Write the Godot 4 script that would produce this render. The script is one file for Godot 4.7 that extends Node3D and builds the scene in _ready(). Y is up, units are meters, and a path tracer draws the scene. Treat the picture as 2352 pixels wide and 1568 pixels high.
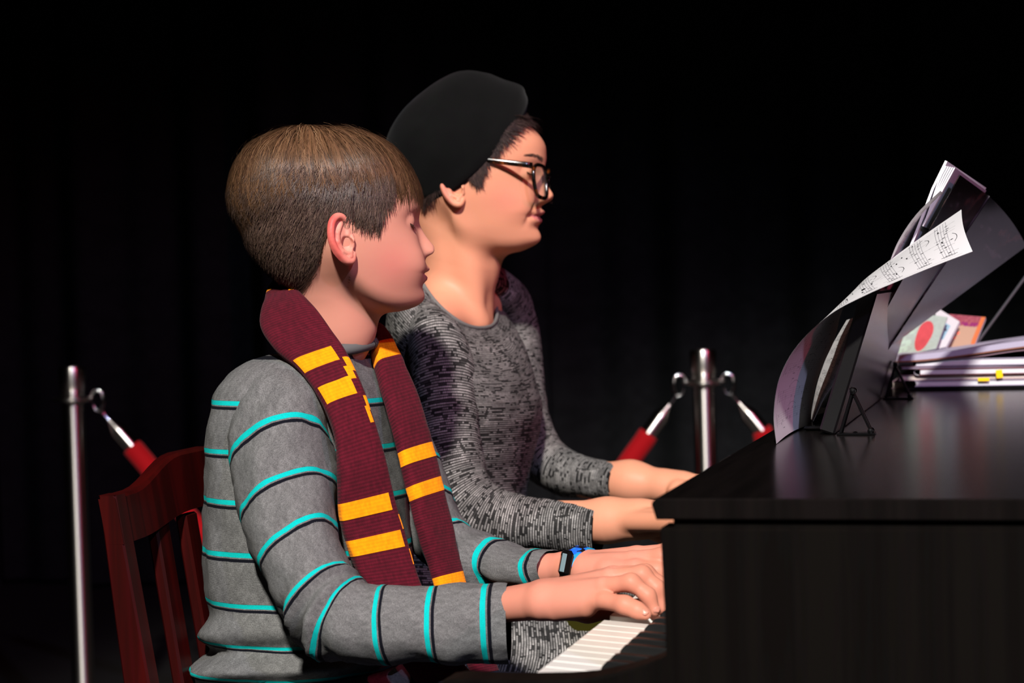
extends Node3D
# A boy and a woman playing a duet on a dark console piano on a black stage.
# World: x runs from the players into the piano, y is up, z runs along the keyboard towards its treble end.

const F := 4500.0
var cam_basis := Basis(Vector3(0.96316822, -0.02965253, -0.26725963), Vector3(0.02042746, 0.99909783, -0.03723233), Vector3(0.26812255, 0.03040156, 0.962905))
var cam_origin := Vector3(0.39406173, 1.04262664, 1.48004511)
var rng := RandomNumberGenerator.new()
var noise := FastNoiseLite.new()
var M := {}
var used_names := {}

# a point of the place from where it shows (in a 2352 x 1568 frame) and how deep it lies
func P(px: float, py: float, d: float) -> Vector3:
	return cam_origin + cam_basis * Vector3((px - 1176.0) / F * d, (784.0 - py) / F * d, -d)

# ------------------------------------------------------------------ helpers: nodes
func numbered(called: String) -> String:
	var n: int = used_names.get(called, 0)
	used_names[called] = n + 1
	return called if n == 0 else "%s_%03d" % [called, n]

func tag(o: Node3D, label: String, category: String, group := "") -> Node3D:
	o.set_meta("label", label)
	o.set_meta("category", category)
	if group != "":
		o.set_meta("group", group)
	return o

func thing(called: String, label: String, category: String, at := Vector3.ZERO, group := "") -> Node3D:
	var o := Node3D.new()
	o.name = numbered(called)
	add_child(o)
	o.position = at
	tag(o, label, category, group)
	return o

func put(called: String, mesh: Mesh, m: Material, parent: Node3D = null, label := "") -> MeshInstance3D:
	var o := MeshInstance3D.new()
	o.mesh = mesh
	o.material_override = m
	o.cast_shadow = GeometryInstance3D.SHADOW_CASTING_SETTING_ON
	if parent == null:
		o.name = numbered(called)
		add_child(o)
	else:
		o.name = called
		parent.add_child(o, true)
		# meshes are made in world coordinates; parts keep them
		o.position = -parent.position if parent.get_parent() == self and parent.get_class() == "Node3D" else Vector3.ZERO
	if label != "":
		o.set_meta("label", label)
	return o

func struct(called: String, mesh: Mesh, m: Material) -> MeshInstance3D:
	var o := put(called, mesh, m)
	o.set_meta("kind", "structure")
	return o

# ------------------------------------------------------------------ helpers: materials
func mat(c: Color, rough := 0.6, metal := 0.0, spec := 0.5) -> StandardMaterial3D:
	var m := StandardMaterial3D.new()
	m.albedo_color = c
	m.roughness = rough
	m.metallic = metal
	m.metallic_specular = spec
	return m

func tex_mat(im: Image, rough := 0.8, bump: Image = null, depth := 0.05) -> StandardMaterial3D:
	var m := mat(Color.WHITE, rough)
	m.albedo_texture = ImageTexture.create_from_image(im)
	if bump:
		m.heightmap_enabled = true
		m.heightmap_scale = depth
		m.heightmap_texture = ImageTexture.create_from_image(bump)
	return m

# ------------------------------------------------------------------ helpers: meshes
class Shape:
	var v := PackedVector3Array()
	var n := PackedVector3Array()
	var uv := PackedVector2Array()
	var c := PackedColorArray()
	var idx := PackedInt32Array()
	func mesh() -> ArrayMesh:
		# turn each triangle so that its front agrees with its normals (clockwise is front)
		for t in range(0, idx.size(), 3):
			var a := idx[t]
			var b := idx[t + 1]
			var d := idx[t + 2]
			var g := (v[d] - v[a]).cross(v[b] - v[a])
			if g.dot(n[a] + n[b] + n[d]) < 0.0:
				idx[t + 1] = d
				idx[t + 2] = b
		var arr := []
		arr.resize(Mesh.ARRAY_MAX)
		arr[Mesh.ARRAY_VERTEX] = v
		arr[Mesh.ARRAY_NORMAL] = n
		if uv.size() == v.size():
			arr[Mesh.ARRAY_TEX_UV] = uv
		if c.size() == v.size():
			arr[Mesh.ARRAY_COLOR] = c
		arr[Mesh.ARRAY_INDEX] = idx
		var m := ArrayMesh.new()
		m.add_surface_from_arrays(Mesh.PRIMITIVE_TRIANGLES, arr)
		return m
	func quad(a: Vector3, b: Vector3, d: Vector3, e: Vector3, out_from := Vector3.INF) -> void:
		# flat quad a-b-d-e, facing away from a point
		var g := (d - a).cross(e - b).normalized()
		if out_from != Vector3.INF and g.dot((a + b + d + e) * 0.25 - out_from) < 0.0:
			g = -g
		var i := v.size()
		v.append_array([a, b, d, e])
		n.append_array([g, g, g, g])
		uv.append_array([Vector2(0, 0), Vector2(1, 0), Vector2(1, 1), Vector2(0, 1)])
		idx.append_array([i, i + 1, i + 2, i, i + 2, i + 3])
	func tri(a: Vector3, b: Vector3, d: Vector3, out_from: Vector3) -> void:
		var g := (b - a).cross(d - a).normalized()
		if g.dot((a + b + d) / 3.0 - out_from) < 0.0:
			g = -g
		var i := v.size()
		v.append_array([a, b, d])
		n.append_array([g, g, g])
		uv.append_array([Vector2(0, 0), Vector2(1, 0), Vector2(1, 1)])
		idx.append_array([i, i + 1, i + 2])
	# a grid of points (rows x cols); smooth normals; closed round the columns if asked
	func grid(rows: int, cols: int, pts: PackedVector3Array, uvs: PackedVector2Array, closed := true, flip_to := Vector3.INF, cap0 := false, cap1 := false) -> void:
		var base := v.size()
		var nn := PackedVector3Array()
		nn.resize(rows * cols)
		var ii := PackedInt32Array()
		for r in rows - 1:
			for k in cols - 1:
				var a := r * cols + k
				var b := a + 1
				var d := a + cols
				var e := d + 1
				ii.append_array([a, b, e, a, e, d])
				var g := (pts[e] - pts[a]).cross(pts[d] - pts[b])
				nn[a] += g
				nn[b] += g
				nn[d] += g
				nn[e] += g
		if closed:
			for r in rows:
				var s := nn[r * cols] + nn[r * cols + cols - 1]
				nn[r * cols] = s
				nn[r * cols + cols - 1] = s
		var sign := 1.0
		if closed:
			# outwards, away from each ring's middle
			var votes := 0.0
			for r in rows:
				var mid := Vector3.ZERO
				for k in cols - 1:
					mid += pts[r * cols + k]
				mid /= float(cols - 1)
				for k in range(0, cols - 1, 3):
					votes += signf(nn[r * cols + k].dot(pts[r * cols + k] - mid))
			sign = -1.0 if votes < 0.0 else 1.0
		elif flip_to != Vector3.INF:
			var votes := 0.0
			for k in pts.size():
				votes += signf(nn[k].dot(flip_to))
			sign = -1.0 if votes < 0.0 else 1.0
		for k in nn.size():
			nn[k] = (nn[k] * sign).normalized()
		v.append_array(pts)
		n.append_array(nn)
		uv.append_array(uvs)
		for k in ii:
			idx.append(k + base)
		for cap in 2:
			if (cap == 0 and not cap0) or (cap == 1 and not cap1):
				continue
			var r := 0 if cap == 0 else rows - 1
			var inner := 1 if cap == 0 else rows - 2
			var mid := Vector3.ZERO
			var mid2 := Vector3.ZERO
			for k in cols - 1:
				mid += pts[r * cols + k]
				mid2 += pts[inner * cols + k]
			mid /= float(cols - 1)
			mid2 /= float(cols - 1)
			var g := (mid - mid2).normalized()
			var i0 := v.size()
			v.append(mid)
			n.append(g)
			uv.append(uvs[r * cols])
			for k in cols:
				v.append(pts[r * cols + k])
				n.append(g)
				uv.append(uvs[r * cols + k])
			for k in cols - 1:
				idx.append_array([i0, i0 + 1 + k, i0 + 2 + k])

# a box with chamfered edges; t places it
func add_box(s: Shape, size: Vector3, t: Transform3D, ch := 0.002) -> void:
	var h := size * 0.5
	ch = minf(ch, minf(h.x, minf(h.y, h.z)) * 0.9)
	var o := t.origin
	var pt := func(sx, sy, sz, ax) -> Vector3:
		# the corner vertex that lies on the face across axis ax
		var p := Vector3(sx * (h.x - (0.0 if ax == 0 else ch)), sy * (h.y - (0.0 if ax == 1 else ch)), sz * (h.z - (0.0 if ax == 2 else ch)))
		return t * p
	for sg in [-1.0, 1.0]:
		s.quad(pt.call(sg, -1, -1, 0), pt.call(sg, 1, -1, 0), pt.call(sg, 1, 1, 0), pt.call(sg, -1, 1, 0), o)
		s.quad(pt.call(-1, sg, -1, 1), pt.call(1, sg, -1, 1), pt.call(1, sg, 1, 1), pt.call(-1, sg, 1, 1), o)
		s.quad(pt.call(-1, -1, sg, 2), pt.call(1, -1, sg, 2), pt.call(1, 1, sg, 2), pt.call(-1, 1, sg, 2), o)
	for a in [-1.0, 1.0]:
		for b in [-1.0, 1.0]:
			s.quad(pt.call(a, b, -1, 0), pt.call(a, b, 1, 0), pt.call(a, b, 1, 1), pt.call(a, b, -1, 1), o)
			s.quad(pt.call(a, -1, b, 0), pt.call(a, 1, b, 0), pt.call(a, 1, b, 2), pt.call(a, -1, b, 2), o)
			s.quad(pt.call(-1, a, b, 1), pt.call(1, a, b, 1), pt.call(1, a, b, 2), pt.call(-1, a, b, 2), o)
			for d in [-1.0, 1.0]:
				s.tri(pt.call(a, b, d, 0), pt.call(a, b, d, 1), pt.call(a, b, d, 2), o)

func box(size: Vector3, at: Vector3, ch := 0.002, b := Basis.IDENTITY) -> ArrayMesh:
	var s := Shape.new()
	add_box(s, size, Transform3D(b, at), ch)
	return s.mesh()

# a profile in x, y pushed along z from z0 to z1, its ends bevelled
func prism(profile: PackedVector2Array, z0: float, z1: float, ch := 0.0015) -> ArrayMesh:
	var s := Shape.new()
	var mid := Vector2.ZERO
	for p in profile:
		mid += p
	mid /= float(profile.size())
	var small := PackedVector2Array()
	var inset := Geometry2D.offset_polygon(profile, -ch)
	if inset.size() == 1 and inset[0].size() == profile.size():
		# match the start of the two outlines
		var best := 0
		for k in inset[0].size():
			if inset[0][k].distance_to(profile[0]) < inset[0][best].distance_to(profile[0]):
				best = k
		for k in profile.size():
			small.append(inset[0][(k + best) % profile.size()])
		if small[1].distance_to(profile[1]) > small[profile.size() - 1].distance_to(profile[1]):
			small.reverse()
			small.insert(0, small[small.size() - 1])
			small.resize(profile.size())
	else:
		for p in profile:
			small.append(p + (mid - p).normalized() * ch)
	var cw := Geometry2D.is_polygon_clockwise(profile)
	for k in profile.size():
		var a := profile[k]
		var b := profile[(k + 1) % profile.size()]
		var e := (b - a).normalized()
		var g := Vector3(e.y, -e.x, 0) * (-1.0 if cw else 1.0)
		var away := Vector3((a.x + b.x) * 0.5, (a.y + b.y) * 0.5, (z0 + z1) * 0.5) - g
		s.quad(Vector3(a.x, a.y, z0 + ch), Vector3(b.x, b.y, z0 + ch), Vector3(b.x, b.y, z1 - ch), Vector3(a.x, a.y, z1 - ch), away)
		var a2 := small[k]
		var b2 := small[(k + 1) % profile.size()]
		s.quad(Vector3(a.x, a.y, z0 + ch), Vector3(b.x, b.y, z0 + ch), Vector3(b2.x, b2.y, z0), Vector3(a2.x, a2.y, z0), away + Vector3(0, 0, 1))
		s.quad(Vector3(a.x, a.y, z1 - ch), Vector3(b.x, b.y, z1 - ch), Vector3(b2.x, b2.y, z1), Vector3(a2.x, a2.y, z1), away - Vector3(0, 0, 1))
	var tris := Geometry2D.triangulate_polygon(small)
	for k in range(0, tris.size(), 3):
		for z in [z0, z1]:
			var q := []
			for j in 3:
				q.append(Vector3(small[tris[k + j]].x, small[tris[k + j]].y, z))
			s.tri(q[0], q[1], q[2], Vector3(q[0].x, q[0].y, (z0 + z1) * 0.5))
	return s.mesh()

func cr(a: Variant, b: Variant, c: Variant, d: Variant, t: float) -> Variant:
	return 0.5 * ((2.0 * b) + (c - a) * t + (2.0 * a - 5.0 * b + 4.0 * c - d) * t * t + (3.0 * b - a - 3.0 * c + d) * t * t * t)

# Catmull-Rom through a list at position u in 0 .. n - 1
func along(list: Array, u: float) -> Variant:
	var n := list.size()
	var i := clampi(int(floor(u)), 0, n - 2)
	var t := u - i
	return cr(list[maxi(i - 1, 0)], list[i], list[i + 1], list[mini(i + 2, n - 1)], t)

# a tube through points; radii per point; oval flattens it
func add_tube(s: Shape, pts: Array, radii: Array, sides := 10, steps := 4, capped := true) -> void:
	var rows := (pts.size() - 1) * steps + 1
	var ring := PackedVector3Array()
	var uvs := PackedVector2Array()
	var up := Vector3.UP
	var last := Vector3.ZERO
	var run := 0.0
	var prev := Vector3.ZERO
	for r in rows:
		var u := float(r) / steps
		var c: Vector3 = along(pts, u)
		var rad: float = along(radii, u)
		var e := 0.02
		var tan: Vector3 = (along(pts, minf(u + e, pts.size() - 1.0)) - along(pts, maxf(u - e, 0.0))).normalized()
		if r == 0:
			up = Vector3.UP if absf(tan.y) < 0.9 else Vector3.RIGHT
			last = up
		var side := tan.cross(last).normalized()
		var top := side.cross(tan).normalized()
		last = top
		if r > 0:
			run += c.distance_to(prev)
		prev = c
		for k in sides + 1:
			var a := TAU * k / sides
			ring.append(c + (side * cos(a) + top * sin(a)) * rad)
			uvs.append(Vector2(float(k) / sides, run))
	s.grid(rows, sides + 1, ring, uvs, true, Vector3.INF, capped, capped)

func tube(pts: Array, radii: Array, sides := 10, steps := 4) -> ArrayMesh:
	var s := Shape.new()
	add_tube(s, pts, radii, sides, steps)
	return s.mesh()

# a turned shape: [radius, height] pairs about a vertical (or given) axis
func add_lathe(s: Shape, prof: Array, at: Vector3, axis := Vector3.UP, sides := 24) -> void:
	var side := axis.cross(Vector3.RIGHT if absf(axis.x) < 0.9 else Vector3.FORWARD).normalized()
	var fwd := axis.cross(side).normalized()
	# each band is smooth round the axis and sharp along it where the profile turns hard
	for r in prof.size() - 1:
		var a: Array = prof[r]
		var b: Array = prof[r + 1]
		var slope := Vector2(b[1] - a[1], -(b[0] - a[0])).normalized()
		var na := slope
		var nb := slope
		if r > 0:
			var q := Vector2(a[1] - prof[r - 1][1], -(a[0] - prof[r - 1][0])).normalized()
			if q.dot(slope) > 0.6:
				na = (q + slope).normalized()
		if r < prof.size() - 2:
			var q := Vector2(prof[r + 2][1] - b[1], -(prof[r + 2][0] - b[0])).normalized()
			if q.dot(slope) > 0.6:
				nb = (q + slope).normalized()
		var i0 := s.v.size()
		for k in sides + 1:
			var t := TAU * k / sides
			var o := side * cos(t) + fwd * sin(t)
			s.v.append(at + o * a[0] + axis * a[1])
			s.n.append((o * na.x + axis * na.y).normalized())
			s.uv.append(Vector2(float(k) / sides, a[1]))
			s.v.append(at + o * b[0] + axis * b[1])
			s.n.append((o * nb.x + axis * nb.y).normalized())
			s.uv.append(Vector2(float(k) / sides, b[1]))
		for k in sides:
			var i := i0 + k * 2
			s.idx.append_array([i, i + 1, i + 3, i, i + 3, i + 2])

func lathe(prof: Array, at: Vector3, axis := Vector3.UP, sides := 24) -> ArrayMesh:
	var s := Shape.new()
	add_lathe(s, prof, at, axis, sides)
	return s.mesh()

# the two faces of a leaf as two surfaces, each with its own print
func leaf(rows: int, cols: int, f: Callable, thick: float, front: Material, back: Material) -> ArrayMesh:
	var pts := PackedVector3Array()
	var uvs := PackedVector2Array()
	for r in rows:
		for k in cols:
			var u := float(k) / (cols - 1)
			var w := float(r) / (rows - 1)
			pts.append(f.call(u, w))
			uvs.append(Vector2(u, 1.0 - w))
	var s := Shape.new()
	s.grid(rows, cols, pts, uvs, false, Vector3(-1, 0.3, 0))
	var m := s.mesh()
	m.surface_set_material(0, front)
	var b := Shape.new()
	var bp := PackedVector3Array()
	for k in pts.size():
		bp.append(pts[k] - s.n[k] * thick)
	b.grid(rows, cols, bp, uvs, false, Vector3(1, -0.3, 0))
	m.add_surface_from_arrays(Mesh.PRIMITIVE_TRIANGLES, b.mesh().surface_get_arrays(0))
	m.surface_set_material(1, back)
	return m

# a thin sheet with thickness from a grid of points (row by row)
func sheet(rows: int, cols: int, f: Callable, thick: float) -> ArrayMesh:
	var s := Shape.new()
	var pts := PackedVector3Array()
	var uvs := PackedVector2Array()
	for r in rows:
		for k in cols:
			var u := float(k) / (cols - 1)
			var w := float(r) / (rows - 1)
			pts.append(f.call(u, w))
			uvs.append(Vector2(u, w))
	s.grid(rows, cols, pts, uvs, false)
	var front := s.n.duplicate()
	var back := PackedVector3Array()
	for k in pts.size():
		back.append(pts[k] - front[k] * thick)
	var s2 := Shape.new()
	s2.grid(rows, cols, back, uvs, false)
	var base := s.v.size()
	for k in s2.v.size():
		s.v.append(s2.v[k])
		s.n.append(-front[k])
		s.uv.append(uvs[k])
	for k in s2.idx:
		s.idx.append(k + base)
	for r in rows - 1:
		for k in [0, cols - 1]:
			var a: int = r * cols + k
			s.quad(pts[a], pts[a + cols], back[a + cols], back[a], (pts[r * cols + cols / 2]))
	for k in cols - 1:
		for r in [0, rows - 1]:
			var a: int = r * cols + k
			s.quad(pts[a], pts[a + 1], back[a + 1], back[a], pts[(rows / 2) * cols + k])
	return s.mesh()

# ------------------------------------------------------------------ smooth bodies: distance fields meshed as surface nets
static func smin(a: float, b: float, k: float) -> float:
	var h := maxf(k - absf(a - b), 0.0) / k
	return minf(a, b) - h * h * k * 0.25

static func smax(a: float, b: float, k: float) -> float:
	var h := maxf(k - absf(a - b), 0.0) / k
	return maxf(a, b) + h * h * k * 0.25

# a table sampled evenly, from [at, value] pairs in rising order
class Curve1:
	var lo := 0.0
	var hi := 1.0
	var t := PackedFloat32Array()
	func _init(pairs: Array) -> void:
		lo = pairs[0][0]
		hi = pairs[-1][0]
		for k in 257:
			var x := lerpf(lo, hi, k / 256.0)
			var i := 0
			while i < pairs.size() - 2 and x > pairs[i + 1][0]:
				i += 1
			var p1: Array = pairs[i]
			var p2: Array = pairs[i + 1]
			var p0: Array = pairs[maxi(i - 1, 0)]
			var p3: Array = pairs[mini(i + 2, pairs.size() - 1)]
			var w: float = (x - p1[0]) / (p2[0] - p1[0])
			var span: float = p2[0] - p1[0]
			var m1: float = (p2[1] - p0[1]) / maxf(p2[0] - p0[0], 1e-6) * span
			var m2: float = (p3[1] - p1[1]) / maxf(p3[0] - p1[0], 1e-6) * span
			var w2 := w * w
			var w3 := w2 * w
			t.append((2 * w3 - 3 * w2 + 1) * p1[1] + (w3 - 2 * w2 + w) * m1 + (-2 * w3 + 3 * w2) * p2[1] + (w3 - w2) * m2)
	func at(x: float) -> float:
		var u := clampf((x - lo) / (hi - lo), 0.0, 1.0) * 256.0
		var i := mini(int(u), 255)
		return lerpf(t[i], t[i + 1], u - i)

# tapered bones joined smoothly; groups keep fingers apart
class Bones:
	var a := PackedVector3Array()
	var e := PackedVector3Array()
	var ee := PackedFloat32Array()
	var ra := PackedFloat32Array()
	var rb := PackedFloat32Array()
	var grp := PackedInt32Array()
	var k_in := 0.006
	var k_across := 0.003
	var squash := Vector3.ONE
	func add(p: Vector3, q: Vector3, r0: float, r1: float, g := 0) -> void:
		a.append(p)
		e.append(q - p)
		ee.append(maxf((q - p).length_squared(), 1e-9))
		ra.append(r0)
		rb.append(r1 - r0)
		grp.append(g)
	func chain(pts: Array, radii: Array, g := 0) -> void:
		for i in pts.size() - 1:
			add(pts[i], pts[i + 1], radii[i], radii[i + 1], g)
	func field(p: Vector3) -> float:
		var total := 1e3
		var cur := 1e3
		var g := -1
		for i in a.size():
			if grp[i] != g:
				if g >= 0:
					var h := maxf(k_across - absf(total - cur), 0.0) / k_across
					total = minf(total, cur) - h * h * k_across * 0.25
				g = grp[i]
				cur = 1e3
			var d := p - a[i]
			var t := clampf(d.dot(e[i]) / ee[i], 0.0, 1.0)
			var f := (d - e[i] * t).length() - ra[i] - rb[i] * t
			var hh := maxf(k_in - absf(cur - f), 0.0) / k_in
			cur = minf(cur, f) - hh * hh * k_in * 0.25
		var h2 := maxf(k_across - absf(total - cur), 0.0) / k_across
		return minf(total, cur) - h2 * h2 * k_across * 0.25

# mesh the zero set of f in a box, in axes t, with cells of size h
func nets(s: Shape, f: Callable, lo: Vector3, hi: Vector3, h: float, t: Transform3D, color: Callable, slack := 1.3) -> void:
	var nx := int(ceil((hi.x - lo.x) / h / 4.0)) * 4
	var ny := int(ceil((hi.y - lo.y) / h / 4.0)) * 4
	var nz := int(ceil((hi.z - lo.z) / h / 4.0)) * 4
	var sx := nx + 1
	var sxy := (nx + 1) * (ny + 1)
	var val := PackedFloat32Array()
	val.resize(sxy * (nz + 1))
	val.fill(1e6)
	var reach := (h * 4.0 * 0.8661 + h) * slack
	var blocks := PackedInt32Array()
	for bz in range(0, nz, 4):
		for by in range(0, ny, 4):
			for bx in range(0, nx, 4):
				var c: float = f.call(lo + Vector3(bx + 2, by + 2, bz + 2) * h)
				if absf(c) > reach:
					continue
				blocks.append_array([bx, by, bz])
				for z in range(bz, bz + 5):
					for y in range(by, by + 5):
						var row := z * sxy + y * sx
						for x in range(bx, bx + 5):
							if val[row + x] > 9e5:
								val[row + x] = f.call(lo + Vector3(x, y, z) * h)
	var cell := {}
	var off := [0, 1, sx, sx + 1, sxy, sxy + 1, sxy + sx, sxy + sx + 1]
	var base_i := s.v.size()
	var cells := PackedInt32Array()
	var eps := h * 0.35
	for b in range(0, blocks.size(), 3):
		for z in range(blocks[b + 2], blocks[b + 2] + 4):
			for y in range(blocks[b + 1], blocks[b + 1] + 4):
				for x in range(blocks[b], blocks[b] + 4):
					var i := z * sxy + y * sx + x
					var mask := 0
					for k in 8:
						if val[i + off[k]] < 0.0:
							mask |= 1 << k
					if mask == 0 or mask == 255:
						continue
					var sum := Vector3.ZERO
					var cnt := 0
					for k in 8:
						for ax in 3:
							if k & (1 << ax):
								continue
							var k2 := k | (1 << ax)
							var v0: float = val[i + off[k]]
							var v1: float = val[i + off[k2]]
							if (v0 < 0.0) != (v1 < 0.0):
								var q := Vector3(k & 1, (k >> 1) & 1, (k >> 2) & 1)
								q[ax] = v0 / (v0 - v1)
								sum += q
								cnt += 1
					var p := lo + (Vector3(x, y, z) + sum / cnt) * h
					var c0: float = f.call(p)
					var g := Vector3(f.call(p + Vector3(eps, 0, 0)) - c0, f.call(p + Vector3(0, eps, 0)) - c0, f.call(p + Vector3(0, 0, eps)) - c0) / eps
					var gl := maxf(g.length_squared(), 0.05)
					var step := g * (c0 / gl)
					if step.length() > h * 0.6:
						step = step.normalized() * h * 0.6
					p -= step
					cell[i] = s.v.size()
					cells.append_array([x, y, z])
					s.v.append(t * p)
					s.n.append((t.basis * g).normalized())
					s.uv.append(Vector2(p.x, p.y))
					s.c.append(color.call(p))
	for k in range(0, cells.size(), 3):
		var x := cells[k]
		var y := cells[k + 1]
		var z := cells[k + 2]
		var i := z * sxy + y * sx + x
		var d0 := val[i] < 0.0
		var steps := [1, sx, sxy]
		for ax in 3:
			if (val[i + steps[ax]] < 0.0) == d0:
				continue
			var u: int = steps[(ax + 1) % 3]
			var w: int = steps[(ax + 2) % 3]
			if cell.has(i - u) and cell.has(i - w) and cell.has(i - u - w):
				var q0: int = cell[i]
				var q1: int = cell[i - u]
				var q2: int = cell[i - u - w]
				var q3: int = cell[i - w]
				s.idx.append_array([q0, q1, q2, q0, q2, q3])

# ------------------------------------------------------------------ heads
# axes of a head: x forward, y up, z to the person's right; origin near the ear canal
class Head:
	var front: Curve1
	var half: Curve1
	var nose: Curve1
	var nose_w: Curve1
	var jaw: Curve1
	var bumps := []
	var by := PackedFloat32Array()
	var bz := PackedFloat32Array()
	var sy := PackedFloat32Array()
	var sz := PackedFloat32Array()
	var amp := PackedFloat32Array()
	var skull := Vector3.ZERO
	var skull_r := Vector3.ONE
	var back := 0.03
	var eye := Vector3.ZERO
	var eye_r := 0.0118
	var neck := Bones.new()
	var slit_y := 0.0
	func bump(y: float, z: float, s_y: float, s_z: float, a: float) -> void:
		by.append(y)
		bz.append(z)
		sy.append(1.0 / s_y)
		sz.append(1.0 / s_z)
		amp.append(a)
	func field(p: Vector3) -> float:
		var z := absf(p.z)
		var y := p.y
		var sk := p - skull
		var q := Vector3(sk.x / skull_r.x, sk.y / skull_r.y, sk.z / skull_r.z)
		var k0 := q.length()
		var k1 := Vector3(q.x / skull_r.x, q.y / skull_r.y, q.z / skull_r.z).length()
		var ds := k0 * (k0 - 1.0) / maxf(k1, 1e-4)
		var d := 1.0
		if y < 0.085 and y > -0.13 and p.x > -0.07:
			var dx := 0.0
			if p.x > 0.01:
				for i in by.size():
					var u := (y - by[i]) * sy[i]
					var w := (z - bz[i]) * sz[i]
					var r := u * u + w * w
					if r < 9.0:
						dx += amp[i] * exp(-r)
				var nw := z / nose_w.at(y)
				if nw < 3.0:
					dx += nose.at(y) * exp(-pow(nw, 2.5))
				dx *= smoothstep(0.01, 0.045, p.x)
			var x := p.x - dx
			var a := front.at(y) if x > 0.0 else back
			var hw := half.at(y)
			var e := absf(x) / a
			var g := z / hw
			var qq := pow(pow(e, 2.25) + pow(g, 2.25), 1.0 / 2.25)
			d = (qq - 1.0) * minf(a, hw)
			d = smax(d, y - 0.07, 0.03)
			d = smax(d, jaw.at(p.x) - y, 0.02)
		d = smin(d, ds, 0.03)
		# eyes under their lids
		var ez := Vector3(p.x - eye.x, y - eye.y, z - eye.z)
		var el := ez.length() - eye_r
		if el < 0.02:
			var lid := el - 0.0009
			d = smin(d, lid, 0.0035)
		var dn := neck.field(p)
		return smin(d, dn, 0.022)
	static func smin(a: float, b: float, k: float) -> float:
		var h := maxf(k - absf(a - b), 0.0) / k
		return minf(a, b) - h * h * k * 0.25
	static func smax(a: float, b: float, k: float) -> float:
		var h := maxf(k - absf(a - b), 0.0) / k
		return maxf(a, b) + h * h * k * 0.25

# an ear in its own plane: x forward, y up, z outwards (millimetres in the lists)
class Ear:
	var rim := Bones.new()
	var inner := Bones.new()
	func _init(k := 1.0) -> void:
		rim.k_in = 0.0004
		inner.k_in = 0.001
		var o := [[4, 1, 1.5, 2.0], [7.5, 9, 1.5, 2.6], [7, 17, 2.2, 3.0], [2, 23, 3.2, 3.3], [-5, 24.5, 4.2, 3.4], [-12, 20, 5.2, 3.4], [-16, 11, 5.8, 3.3], [-16.5, 1, 5.6, 3.1], [-13.5, -8, 5.0, 2.9], [-8, -16, 4.0, 3.0], [-2, -21.5, 3.0, 3.8], [4, -22, 2.0, 4.0], [7.5, -17, 0.8, 3.6]]
		var pts := []
		var rad := []
		for q in o:
			pts.append(Vector3(q[0], q[1], q[2]) * 0.001 * k)
			rad.append(q[3] * 0.001 * k)
		# round the outline off between the listed points
		var fine := []
		var fr := []
		for i in (pts.size() - 1) * 5 + 1:
			var u := i / 5.0
			var j := clampi(int(u), 0, pts.size() - 2)
			var w := u - j
			var p0: Vector3 = pts[maxi(j - 1, 0)]
			var p1: Vector3 = pts[j]
			var p2: Vector3 = pts[j + 1]
			var p3: Vector3 = pts[mini(j + 2, pts.size() - 1)]
			fine.append(0.5 * (2.0 * p1 + (p2 - p0) * w + (2.0 * p0 - 5.0 * p1 + 4.0 * p2 - p3) * w * w + (3.0 * p1 - p0 - 3.0 * p2 + p3) * w * w * w))
			fr.append(lerpf(rad[j], rad[j + 1], w))
		rim.chain(fine, fr)
		rim.add(Vector3(0.002, -0.018, 0.002) * k, Vector3(0.004, -0.013, 0.001) * k, 0.0045 * k, 0.004 * k)
		inner.chain([Vector3(-0.001, 0.016, 0.0025) * k, Vector3(-0.0075, 0.008, 0.0035) * k, Vector3(-0.0095, -0.001, 0.004) * k, Vector3(-0.006, -0.011, 0.0035) * k, Vector3(0.0, -0.0135, 0.0035) * k], [0.0022 * k, 0.0026 * k, 0.0027 * k, 0.0026 * k, 0.0028 * k])
		inner.chain([Vector3(0.0095, 0.003, 0.001) * k, Vector3(0.0075, -0.002, 0.004) * k, Vector3(0.0085, -0.008, 0.001) * k], [0.003 * k, 0.0032 * k, 0.003 * k])
	func field(p: Vector3) -> float:
		var d := rim.field(p)
		var e := Vector3(p.x + 0.003, p.y - 0.001, p.z - 0.12 * (0.008 - p.x) + 0.001)
		var q := Vector3(e.x / 0.0155, e.y / 0.0225, e.z / 0.003)
		var pl := (q.length() - 1.0) * 0.003
		d = Head.smin(d, pl, 0.003)
		d = Head.smin(d, inner.field(p), 0.002)
		# the concha and the canal
		var c := Vector3(p.x - 0.0015, (p.y + 0.0045) * 0.8, p.z - 0.004).length() - 0.0062
		return Head.smax(d, -c, 0.002)

func rc(a: Color, b: Color, t: float) -> Color:
	return a.lerp(b, clampf(t, 0.0, 1.0))

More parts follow.
